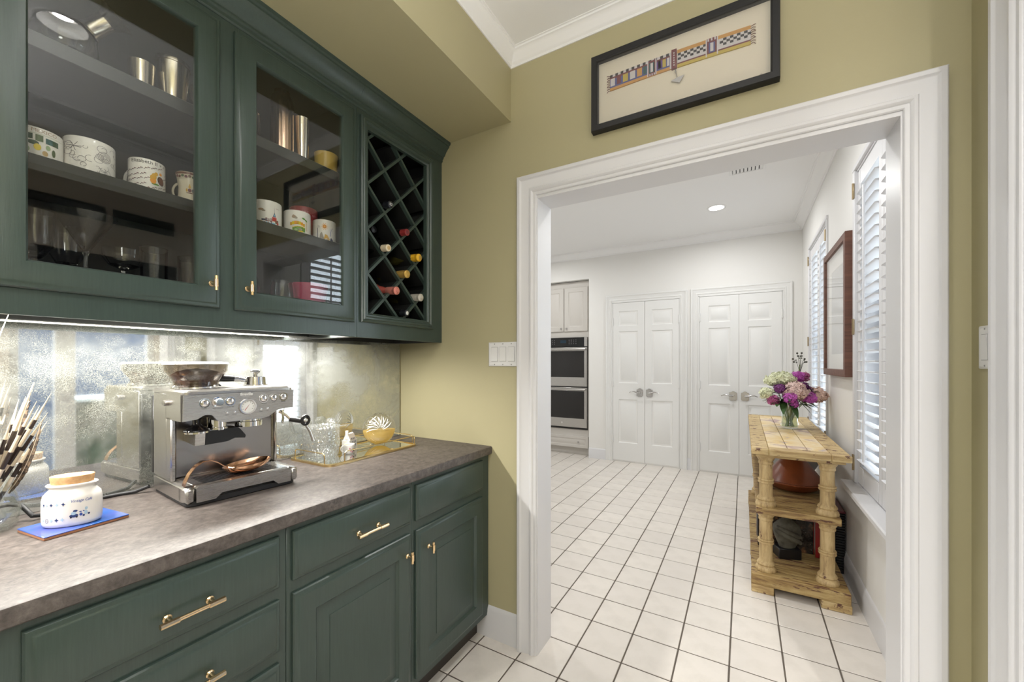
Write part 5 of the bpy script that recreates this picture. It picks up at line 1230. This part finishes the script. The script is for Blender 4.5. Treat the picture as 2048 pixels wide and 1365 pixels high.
for k in range(9):
    v = -H_ + .0075 * k
    bz.tube([(U1, YF - .013, wv_(U1) + v), (U1 + .008, YF - .014, wv_(U1) + v + .002), (U1 + .015, YF - .0125, wv_(U1) + v + .004 * (k % 3 - 1))], .0011, 5, 'c_brown')
    bz.tube([(U0, YF - .013, wv_(U0) + v), (U0 - .007, YF - .014, wv_(U0) + v + .002), (U0 - .013, YF - .0125, wv_(U0) + v + .004 * (k % 3 - 1))], .0011, 5, 'c_maroon')
obj('beadwork', bz, None, pc, True)
pz = wv_(-.225) - H_
obj('pendant', MB().tube([(-.222, YF - .016, pz), (-.218, YF - .016, pz - .020), (-.214, YF - .016, pz - .040)], .0016, 6).ball((-.219, YF - .016, pz - .018), .004, 8, 5)
    .prism([(-.236, pz - .046), (-.214, pz - .040), (-.190, pz - .038), (-.206, pz - .062)], .012, .017, lambda a, b, t_: (a, YF - t_, b)), 'nickel', pc, True)
m = MB(); put_text(m, 'ab', .008, lambda a, b: (.052 + a, YF - .0108, PZ0 + .040 + b), 'c_grey', shear=.3); obj('signature', m, None, pc, True)
obj('glazing', MB().box(PX0 + .026, PX1 - .026, YF - .0275, YF - .026, PZ0 + .026, PZ1 - .026), 'picture_glass', pc, True)
# ---- pictures on the opposite wall and beyond it, seen only as reflections
for lab, y0, y1, z0, z1 in (('dark wide picture mirrored at the left in the left cabinet glass', .745, 1.150, 2.435, 2.548), ('dark wide picture mirrored on the right in the left cabinet glass', 1.195, 1.590, 2.435, 2.548)):
    q = thing('wide_picture', lab, 'picture', (NBX, (y0 + y1) / 2, z0), 0)
    obj('frame', MB().rings((y0, y1, z0, z1), [(0, .0005), (0, .016), (.012, .018), (.014, .012)], lambda a, b, o: (NBX - o, a, b), None, False), 'black_frame', q, True)
    obj('print', MB().box(NBX - .011, NBX - .002, y0 + .013, y1 - .013, z0 + .013, z1 - .013), 'black_gloss', q, True)
# ---- recessed ceiling lights and the air vent
NLBL = ['round recessed ceiling light mirrored in the left cabinet glass', 'added ceiling fill light behind the viewer']
for k, (x, y) in enumerate(NEAR_LIGHTS):
    o = thing('ceiling_light', NLBL[k], 'ceiling light', (x, y, NEAR_Z), 0, 'recessed ceiling lights') if k == 0 else holder('trim_31', (x, y, NEAR_Z))  # the second is the fixture of the added fill light
    obj('trim_ring', MB().lathe([(.074, .001), (.074, -.003), (.078, -.005), (.088, -.004), (.092, 0)], 40), 'white_plastic', o)
    obj('reflector', MB().lathe([(.074, .0), (.070, .060), (.068, .064)], 40), 'white_plastic', o)
    obj('lens', MB().lathe([(0, .058), (.055, .060), (.069, .063)], 40), 'lamp_glow', o)
KLBL = ['round flush ceiling light seen through the doorway', 'round flush ceiling light above the doorway, hidden by its head', 'round flush ceiling light in front of the ovens', 'round flush ceiling light at the near left of the kitchen']
for k, (x, y) in enumerate(KIT_LIGHTS):
    o = thing('ceiling_light', KLBL[k], 'ceiling light', (x, y, KIT_Z), 0, 'recessed ceiling lights') if k == 0 else holder('trim_%d' % (31 + k), (x, y, KIT_Z))
    obj('trim_ring', MB().lathe([(.068, -.0045), (.074, -.006), (.084, -.004), (.088, 0), (.066, 0)], 40), 'white_plastic', o)
    obj('lens', MB().lathe([(0, -.0042), (.068, -.0042)], 40), 'lamp_glow', o)
VXc, VYc = .027, 3.66
av = thing('air_vent', 'white louvred air vent in the kitchen ceiling', 'vent', (VXc, VYc, KIT_Z))
obj('flange', MB().rings((-.125, .125, -.085, .085), [(0, 0), (.002, .006), (.018, .008), (.022, .004), (.022, -.02)], lambda a, b, o: (a, b, -o), None, False), 'white_plastic', av)
obj('duct_shade', MB().box(-.104, .104, -.064, .064, -.0008, .0), 'black_rubber', av)  # black sheet painting the shade behind the vanes
for k in range(8):
    x = -.092 + .0263 * k
    obj('vane', MB().prism([(x - .008, -.0070), (x - .0065, -.0075), (x + .012, -.0015), (x + .0105, -.0010)], -.062, .062, lambda a, b, t_: (a, t_, b)), 'white_plastic', av)
obj('lever', MB().tube([(.0, -.088, -.006), (.004, -.098, -.012), (.0, -.108, -.013)], .003, 6), 'nickel', av)
# ================================================================== THE KITCHEN
# ---- oven wall
KY = 5.428
oc = thing('oven_cabinet', 'pale grey built-in cabinet around the double oven', 'cabinet', (-2.285, KY + .3, 0))
OX0, OX1 = -2.715, -1.858
obj('carcass', MB().box(OX0, OX1, KY + .02, KY + .6, .10, 2.40), 'oven_cabinet', oc, True)
obj('toe_kick', MB().box(OX0, OX1, KY + .055, KY + .58, 0, .10), 'oven_cabinet', oc, True)
obj('face_frame', MB().box(OX0, OX1, KY, KY + .02, .10, .362, .001).box(OX0, OX1, KY, KY + .02, 1.676, 2.47, .001).box(OX0, -2.655, KY, KY + .02, .362, 1.676).box(-1.895, OX1, KY, KY + .02, .362, 1.676), 'oven_cabinet', oc, True)
ky = lambda a, b, o: (a, KY - o, b)
KR = [(0, 0), (.003, -.004), (.008, -.006), (.012, -.006), (.026, -.001)]
KE = [(0, -.0005), (0, .014), (.003, .018)]
for a, b, kx in ((-2.62, -2.254, -2.292), (-2.246, -1.892, -2.208)):
    d = obj('door', MB().panelled((a, b, 1.762, 2.388), [(a + .065, b - .065, 1.83, 2.325)], KR, KE, ky), 'oven_cabinet', oc, True)
    obj('knob', MB().box(kx - .010, kx + .010, KY - .040, KY - .018, 1.795, 1.815, .003), 'nickel', d, True)
d = obj('drawer', MB().panelled((-2.64, -1.884, .105, .268), [(-2.60, -1.924, .14, .234)], KR, KE, ky), 'oven_cabinet', oc, True)
for x in (-2.03, -2.49): obj('knob', MB().box(x - .010, x + .010, KY - .040, KY - .018, .176, .196, .003), 'nickel', d, True)
ov = thing('double_oven', 'stainless steel double wall oven with black glass doors', 'oven', (-2.275, KY, .364))
VX0, VX1 = -2.652, -1.898; OY = KY - .012
obj('chassis', MB().box(VX0, VX1, KY - .010, KY + .019, .366, 1.674), 'black_plastic', ov, True)
pn = obj('control_panel', MB().box(VX0, VX1, OY - .020, OY + .002, 1.545, 1.674, .003), 'black_gloss', ov, True)
obj('end_trim', MB().box(VX1 - .042, VX1 + .001, OY - .021, OY + .002, 1.546, 1.673, .002), 'steel', pn, True)
obj('display', MB().box(-2.30, -2.21, OY - .0206, OY - .020, 1.595, 1.638), 'display_glow', pn, True)
m = MB()
for i in range(4):
    for j in range(3): m.box(-2.50 + .034 * i, -2.487 + .034 * i, OY - .0206, OY - .0200, 1.582 + .026 * j, 1.588 + .026 * j); m.box(-2.17 + .034 * i, -2.157 + .034 * i, OY - .0206, OY - .0200, 1.582 + .026 * j, 1.588 + .026 * j)
obj('key_marks', m, 'c_linegrey', pn, True)
for z0, z1, g0, g1 in ((.975, 1.535, 1.105, 1.478), (.392, .962, .520, .908)):
    dr = obj('oven_door', MB().box(VX0 + .001, VX1 - .001, OY - .022, OY, z0, z1, .004), 'steel', ov, True)
    obj('window', MB().box(VX0 + .002, VX1 - .040, OY - .0245, OY - .0215, g0, g1 + .004, .002).box(-2.56, -2.03, OY - .0252, OY - .0244, g0 + .05, g1 - .05), 'oven_glass', dr, True)
    obj('handle', MB().tube([(VX0 + .02, OY - .062, g1 + .026), (VX1 - .01, OY - .062, g1 + .026)], .0125, 12).box(VX0 + .05, VX0 + .07, OY - .062, OY - .02, g1 + .018, g1 + .034).box(VX1 - .05, VX1 - .03, OY - .062, OY - .02, g1 + .018, g1 + .034), 'steel', dr, True)
    if z0 < .5: obj('badge', MB().lathe([(0, .002), (.013, .002), (.0145, 0)], 20, None, Matrix.Translation((-2.275, OY - .022, .452)) @ Matrix.Rotation(PI / 2, 4, 'X')), 'chrome', dr, True)
obj('vent_grille', MB().box(VX0, VX1, OY - .008, OY + .002, .366, .388, .001), 'black_gloss', ov, True)
# ---- framed picture on the kitchen's window wall
wx = lambda a, b, o: (XR - o, a, b)
GY0, GY1, GZ0, GZ1 = 3.02, 3.745, 1.230, 2.090
fp = thing('framed_picture', 'wood framed grey print on the white wall between the windows', 'picture', (XR, (GY0 + GY1) / 2, GZ0))
obj('frame', MB().rings((GY0, GY1, GZ0, GZ1), [(0, .001), (0, .038), (.002, .040), (.042, .040), (.044, .036), (.046, .012)], wx, None, False), 'frame_wood', fp, True)
mt = obj('mat', MB().rings((GY0 + .043, GY1 - .043, GZ0 + .043, GZ1 - .043), [(0, .006), (0, .014), (.10, .0142), (.101, .0125)], wx, None, False), 'mat_white', fp, True)
obj('art_print', MB().box(XR - .0128, XR - .006, GY0 + .13, GY1 - .13, GZ0 + .13, GZ1 - .13), 'art_grey', fp, True)
obj('glazing', MB().box(XR - .032, XR - .030, GY0 + .044, GY1 - .044, GZ0 + .044, GZ1 - .044), 'picture_glass', fp, True)
# ---- distressed console table
CX0, CX1, CY0, CY1, CH = .040, .492, 2.690, 4.430, .826
cs = thing('console_table', 'distressed cream console table with fat turned columns under the windows', 'console table', ((CX0 + CX1) / 2, (CY0 + CY1) / 2, 0))
T0 = CH - .036
top = MB().box(CX0, CX0 + .085, CY0, CY1, T0, CH, .004).box(CX1 - .085, CX1, CY0, CY1, T0, CH, .004).box(CX0 + .085, CX1 - .085, CY0, CY0 + .085, T0, CH, .004).box(CX0 + .085, CX1 - .085, CY1 - .085, CY1, T0, CH, .004)
obj('top_frame', top, 'cream_chipped', cs, True)
wpl = (CX1 - CX0 - .17) / 3
for k in range(3): obj('plank', MB().box(CX0 + .085 + wpl * k + .0015, CX0 + .085 + wpl * (k + 1) - .0015, CY0 + .087, CY1 - .087, T0 + .006, CH - .0015, .002), 'plank_painted', cs, True)
obj('top_apron', MB().box(CX0 + .022, CX1 - .022, CY0 + .022, CY1 - .022, T0 - .016, T0 + .001, .003), 'cream_chipped', cs, True)
for nm, x0, x1, y0, y1, z0, z1 in (('middle_shelf', CX0 + .024, CX1 - .040, CY0 + .020, CY1 - .02, .446, .484), ('bottom_shelf', CX0, CX1 - .004, CY0, CY1, .044, .108)):
    nb = 19; d = (y1 - y0) / nb
    for k in range(nb):
        zt = z1 - rnd.uniform(0, .002)
        obj('shelf_board', MB().box(x0 + (0 if k == 0 else rnd.uniform(0, .003)), x1, y0 + d * k + .0012, y0 + d * (k + 1) - .0012, z0 if k in (0, nb - 1) else z0 + .01, zt, .003), 'cream_board', cs, True)
for x in (CX0 + .055, CX1 - .075):
    for y in (CY0 + .05, CY1 - .05): obj('foot', MB().box(x - .055, x + .055 + (.02 if x > .2 else 0), y - .05, y + .05, 0, .045, .004), 'cream_chipped', cs, True)
def column(x, y, z0, z1):
    h = z1 - z0; r = .0335
    p = [(0, 0), (.052, 0), (.053, .010), (.050, .020), (.043, .026), (.042, .031), (.046, .038), (.043, .046), (r + .004, .052), (r, .060), (r, h * .50 - .016), (r + .006, h * .50 - .013), (r + .008, h * .50 - .007), (r + .003, h * .50 - .001), (r + .008, h * .50 + .005), (r + .006, h * .50 + .011), (r, h * .50 + .014), (r - .001, h - .052), (r + .004, h - .046), (r + .004, h - .036), (r + .001, h - .032), (r + .008, h - .022), (r + .012, h - .012), (.050, h - .008), (.050, h), (0, h)]
    obj('column', MB().lathe(p, 26, None, Matrix.Translation((x, y, z0))), 'cream_column', cs, True)
for x in (CX0 + .074, CX1 - .092):
    for y in (CY0 + .085, CY1 - .085):
        column(x, y, .108, .447); column(x, y, .484, T0 - .015)
# ---- tagine, bowl, bust, books
tgn = thing('tagine', 'brown terracotta tagine with conical lid on the console shelf', 'tagine', (.285, 3.22, .4845))
obj('dish', MB().lathe([(0, 0), (.085, 0), (.12, .012), (.165, .048), (.178, .060), (.178, .068), (.165, .066), (.12, .03), (0, .02)], 44), 'terracotta', tgn)
obj('lid', MB().lathe([(.165, .067), (.160, .076), (.120, .128), (.075, .188), (.040, .236), (.030, .256), (.034, .266), (.030, .276), (0, .280)], 44), 'terracotta', tgn)
bwl = thing('bowl', 'grey glass bowl on the console shelf behind the tagine', 'bowl', (.33, 3.68, .4845))
obj('body', MB().lathe([(0, 0), (.07, 0), (.13, .05), (.165, .12), (.17, .17), (.165, .17), (.158, .12), (.125, .055), (0, .008)], 36), 'art_grey', bwl)
pb = thing('platter', 'white platter leaning at the back of the console shelf', 'platter', (.40, 4.02, .4845))
obj('body', MB().lathe([(0, 0), (.10, 0), (.15, .012), (.152, .016), (.10, .006), (0, .006)], 36, None, Matrix.Translation((0, 0, .150)) @ Matrix.Rotation(R_(74), 4, 'X')), 'porcelain', pb)
bu = thing('bust', 'small mottled stone bust on a black plinth on the lower shelf', 'sculpture', (.235, 3.02, .109), R_(20))
obj('plinth', MB().box(-.062, .062, -.045, .045, 0, .062, .003), 'plinth_black', bu)
tor = [(0, .062), (.045, .062), (.055, .085), (.070, .125), (.078, .165), (.074, .195), (.052, .218), (.030, .232), (.026, .245), (.034, .258), (.044, .280), (.046, .300), (.038, .322), (.018, .334), (0, .336)]
obj('torso', MB().lathe(tor, 28, None, None, 1.0, .66, mod=lambda a, z: 1 + .05 * math.sin(3 * a + 24 * z) + (.10 * max(0, -math.sin(a)) if .285 < z < .305 else 0)), 'stone_bust', bu)
obj('drapery', MB().tube([(-.070, -.02, .170), (-.03, -.052, .150), (.02, -.056, .125), (.062, -.03, .100)], [.012, .016, .017, .012], 10).tube([(-.066, -.02, .190), (-.02, -.055, .172), (.03, -.056, .150), (.070, -.02, .130)], [.010, .014, .014, .010], 10), 'stone_bust', bu)
def book(label, loc, w_, d_, h_, rz, cover, spine):
    b = thing('book', label, 'book', loc, rz)
    obj('page_block', MB().box(-w_ / 2 + .002, w_ / 2 - .004, -d_ / 2 + .003, d_ / 2 - .003, .004, h_ - .004), 'paper', b)
    obj('cover', MB().box(-w_ / 2, w_ / 2, -d_ / 2, -d_ / 2 + .003, 0, h_, .0008).box(-w_ / 2, w_ / 2, d_ / 2 - .003, d_ / 2, 0, h_, .0008), cover, b)
    obj('spine', MB().box(w_ / 2 - .004, w_ / 2 + .003, -d_ / 2, d_ / 2, 0, h_, .002), spine, b); return b
t = NT('cover_photo'); p = t.prin(None, .25); v = t.coord((1, 1, 1)); n1 = t.noise(v, 16, 5, .7); n2 = t.noise(v, 60, 4, .8)
c1 = t.ramp(n1, [(.40, rgb(20, 20, 22)), (.55, rgb(58, 50, 44)), (.66, rgb(120, 86, 60)), (.76, rgb(176, 130, 84))])
t.l(t.mix(t.ramp(n2, [(.62, 0.), (.66, .7)]), c1, rgb(150, 146, 140)), p.inputs['Base Color']); t.done(p.outputs[0])
book('large dark picture book standing behind the stone bust', (.232, 3.135, .109), .30, .022, .318, R_(3), 'cover_photo', 'c_spine')
book('dark book with a red spine standing by the right column', (.405, 3.22, .109), .020, .26, .318, R_(-4), 'c_spine', 'c_spine')
book('grey magazine standing upright beyond the red spined book', (.250, 3.30, .109), .34, .016, .30, R_(2), 'c_linegrey', 'c_linegrey')
bk = thing('basket', 'black woven basket between the console and the wall', 'basket', (.5235, 3.36, 0))
kk = MB()
for i in range(22):
    z = .012 + .0165 * i; kk.box(-.026, .026, -.17, .17, z, z + .0145, .004)
obj('weave', kk, 'black_rubber', bk); obj('rim', MB().box(-.027, .027, -.172, .172, .375, .388, .004), 'c_maroon', bk); obj('base', MB().box(-.025, .025, -.168, .168, 0, .013), 'black_rubber', bk)
# ---- vase of flowers
FX0, FY0, FZ0 = .300, 3.640, CH
va = thing('vase', 'clear glass flower vase on the console table', 'vase', (FX0, FY0, FZ0))
obj('glass_body', MB().lathe([(0, 0), (.048, 0), (.054, .004), (.055, .020), (.058, .028), (.054, .040), (.050, .060), (.050, .110), (.056, .160), (.064, .190), (.062, .190), (.053, .160), (.047, .110), (.047, .060), (.050, .038), (.051, .014), (0, .010)], 32), 'vase_glass', va)
obj('water', MB().lathe([(0, .0105), (.050, .0145), (.0465, .060), (.0465, .125), (0, .125)], 28), 'water', va)
FB = Vector((FX0, FY0, FZ0)); r5 = random.Random(11)
def leaf(mb, p, d, L, w_, m, droop=.3):
    d = Vector(d).normalized(); s_ = d.cross(Vector((0, 0, 1)))
    s_ = s_.normalized() if s_.length > .05 else Vector((1, 0, 0)); up = s_.cross(d); vs = []
    n = 5
    for i in range(n + 1):
        t_ = i / n; c = Vector(p) + d * (L * t_) - Vector((0, 0, 1)) * (droop * L * t_ * t_); ww = w_ * math.sin(PI * min(.98, .06 + t_ * .94)) ** .8
        vs += [tuple(c - s_ * ww), tuple(c + up * (-.15 * ww)), tuple(c + s_ * ww)]
    fs = [(3 * i + k, 3 * i + k + 1, 3 * i + 3 + k + 1, 3 * i + 3 + k) for i in range(n) for k in (0, 1)]
    mb.add(vs, fs, m); mb.add([(x, y, z - .0006) for x, y, z in vs], fs, m)
def floret(mb, c, nrm, r, m, petals=4):
    nrm = nrm.normalized(); a = nrm.cross(Vector((.3, .2, 1))).normalized(); b = nrm.cross(a)
    ph = r5.uniform(0, 6)
    for k in range(petals):
        t_ = ph + 2 * PI * k / petals; u = a * math.cos(t_) + b * math.sin(t_); v = nrm.cross(u); cu = r5.uniform(-.15, .35)
        q = [c] + [c + u * r * x + v * r * y + nrm * r * (z + cu * x) for x, y, z in ((.40, .34, .10), (.78, .40, .12), (1.02, .16, .04), (1.02, -.16, .04), (.78, -.40, .12), (.40, -.34, .10))]
        mb.add([tuple(x) for x in q], [(0, 1, 2, 3), (0, 3, 4), (0, 4, 5, 6)], m)
def head_mb(R, n, fr_, m, flat=.85, core=None):
    mb = MB(); ga_ = PI * (3 - math.sqrt(5)); p1_, p2_ = r5.uniform(0, 6), r5.uniform(0, 6)
    mb.ball((0, 0, 0), R * .70, 12, 7, core or m, 1, 1, flat)
    for i in range(n):
        z = 1 - 2 * (i + .5) / n; q = math.sqrt(1 - z * z); a = i * ga_
        lump = 1 + .10 * math.sin(3 * a + p1_) * q + .08 * math.sin(5 * z + p2_)
        nn = Vector((q * math.cos(a), q * math.sin(a), z)); c = Vector((nn.x * R, nn.y * R, nn.z * R * flat)) * lump * r5.uniform(.86, 1.06)
        floret(mb, c, nn + Vector((r5.uniform(-.5, .5), r5.uniform(-.5, .5), r5.uniform(-.4, .5))), fr_ * r5.uniform(.8, 1.15), m)
    return mb
def at_px(px, py, dep=0.):      # metres to the right of, and above, the vase's axis
    return FB + RV * px + Vector((0, 0, py)) + FV * dep
def flower(name, label, right, up, dep, mb, mat_petal, leaves=2, group=None):
    hd_ = at_px(right, up, dep); foot = FB + Vector((r5.uniform(-.02, .02), r5.uniform(-.02, .02), .014))
    f = thing(name, label, 'flower', tuple(foot), 0, group)
    mouth = FB + Vector((0, 0, .185)) + RV * max(-.040, min(.040, right * .3)) + FV * max(-.03, min(.03, dep * .3))
    pts = []
    for i in range(9):
        t_ = i / 8; pts.append(tuple((foot * (1 - t_) ** 2 + mouth * 2 * t_ * (1 - t_) + hd_ * t_ ** 2) - foot))
    # keep the stalk inside the glass
    obj('stem', MB().tube(pts, .0030, 7), 'stem_green', f)
    o = obj('flower_head', mb, mat_petal, f, sharp=60); o.location = hd_ - foot
    for k in range(leaves):
        lm = MB(); p = Vector(pts[6]) + Vector((0, 0, .004 * k)); a = r5.uniform(0, 6)
        leaf(lm, p, Vector((math.cos(a), math.sin(a), .2)) + RV * (1.2 if right > 0 else -1.2), r5.uniform(.07, .11), .018, None, .35)
        obj('leaf', lm, 'leaf_green', f)
    return f
flower('hydrangea', 'pale pink hydrangea in the middle of the bouquet', -.020, .285, -.075, head_mb(.070, 210, .0155, 'petal_pink'), 'petal_pink')
flower('hydrangea', 'pale pink hydrangea right of the middle one', .055, .265, -.055, head_mb(.052, 140, .0150, 'petal_pink'), 'petal_pink', 1)
flower('hydrangea', 'tan pink hydrangea drooping at the far right of the bouquet', .205, .245, .0, head_mb(.062, 180, .0150, 'petal_tan'), 'petal_tan')
flower('hydrangea', 'greenish white hydrangea spreading across the top of the bouquet', -.045, .370, .02, head_mb(.085, 230, .0165, 'petal_green', .55), 'petal_green')
flower('hydrangea', 'greenish white hydrangea at the upper left', -.110, .352, .03, head_mb(.050, 120, .0155, 'petal_green', .6), 'petal_green', 1)
flower('hydrangea', 'small yellow green hydrangea at the far left of the bouquet', -.182, .265, -.01, head_mb(.040, 90, .0150, 'petal_green'), 'petal_green', 1)
stock = lambda R, m, n=80: head_mb(R, n, .0135, m, .9, m)
flower('stock_flower', 'bright purple stock below the middle hydrangea', -.068, .235, -.105, stock(.040, 'petal_purple'), 'petal_purple')
flower('stock_flower', 'bright purple stock at the lower right of the bouquet', .085, .235, -.085, stock(.042, 'petal_purple'), 'petal_purple')
flower('stock_flower', 'purple stock at the top right of the bouquet', .045, .385, -.02, stock(.040, 'petal_purple'), 'petal_purple', 1)
flower('stock_flower', 'mauve stock at the far top right', .105, .385, .0, stock(.034, 'petal_mauve'), 'petal_mauve', 1)
flower('stock_flower', 'dark violet stock at the upper left of the middle hydrangea', -.112, .300, -.06, stock(.036, 'petal_violet'), 'petal_violet', 1)
flower('stock_flower', 'rosy mauve stock at the lower left of the bouquet', -.148, .215, -.04, stock(.034, 'petal_mauve'), 'petal_mauve', 1)
flower('stock_flower', 'small violet stock right of the middle hydrangea', .055, .315, -.07, stock(.028, 'petal_violet', 46), 'petal_violet', 1)
flower('stock_flower', 'small magenta stock hanging over the vase rim', -.030, .190, -.090, stock(.026, 'petal_purple', 46), 'petal_purple', 1)
flower('stock_flower', 'violet stock beside the right purple stock', .090, .285, -.06, stock(.030, 'petal_violet', 46), 'petal_violet', 1)
sm = MB()
for k in range(9):
    a = 2 * PI * k / 9; tp_ = Vector((.030 * math.cos(a) * (1 + .3 * (k % 3)), .030 * math.sin(a), .02 + .022 * (k % 4)))
    sm.tube([(0, 0, -.06), tuple(tp_ * .5), tuple(tp_)], .0012, 5); sm.ball(tuple(tp_), .007, 8, 5)
    sm.ball(tuple(tp_ * .7 + Vector((.006, 0, .004))), .005, 6, 4)
flower('bud_sprig', 'tall sprig of dark buds rising at the top right of the bouquet', .078, .475, .0, sm, 'bud_dark', 1)
gl_ = thing('foliage', 'dark green leaf sprays spreading round the bouquet', 'foliage', tuple(FB + Vector((0, 0, .014))))
for k in range(26):
    a = r5.uniform(-2.6, 2.6); lm = MB(); R_a = RV * math.sin(a) - FV * math.cos(a) * .7; up_ = r5.uniform(.17, .30)
    leaf(lm, Vector((0, 0, up_ - .014)) + R_a * r5.uniform(.02, .09), R_a + Vector((0, 0, r5.uniform(-.2, .4))), r5.uniform(.08, .13), r5.uniform(.016, .030), None, r5.uniform(.2, .8))
    obj('leaf', lm, 'leaf_green', gl_)
for k in range(12):
    a = r5.uniform(0, 6); obj('stalk', MB().tube([(.028 * math.cos(a), .028 * math.sin(a), 0), (.02 * math.cos(a + 2), .02 * math.sin(a + 2), .10), (.04 * math.cos(a + 3), .04 * math.sin(a + 3), .20)], .0032, 6), 'stem_green', gl_)
for rr_, uu, dd in ((-.115, .15, -.10), (.125, .13, -.06), (.135, .195, -.10), (.10, .335, -.03)):
    lm = MB(); p = Vector((0, 0, .185 + .02)) + RV * rr_ * .4; q = RV * rr_ + Vector((0, 0, uu)) + FV * dd
    leaf(lm, p, q - p, max(.09, (q - p).length), .024, None, .35); obj('leaf', lm, 'leaf_green', gl_)
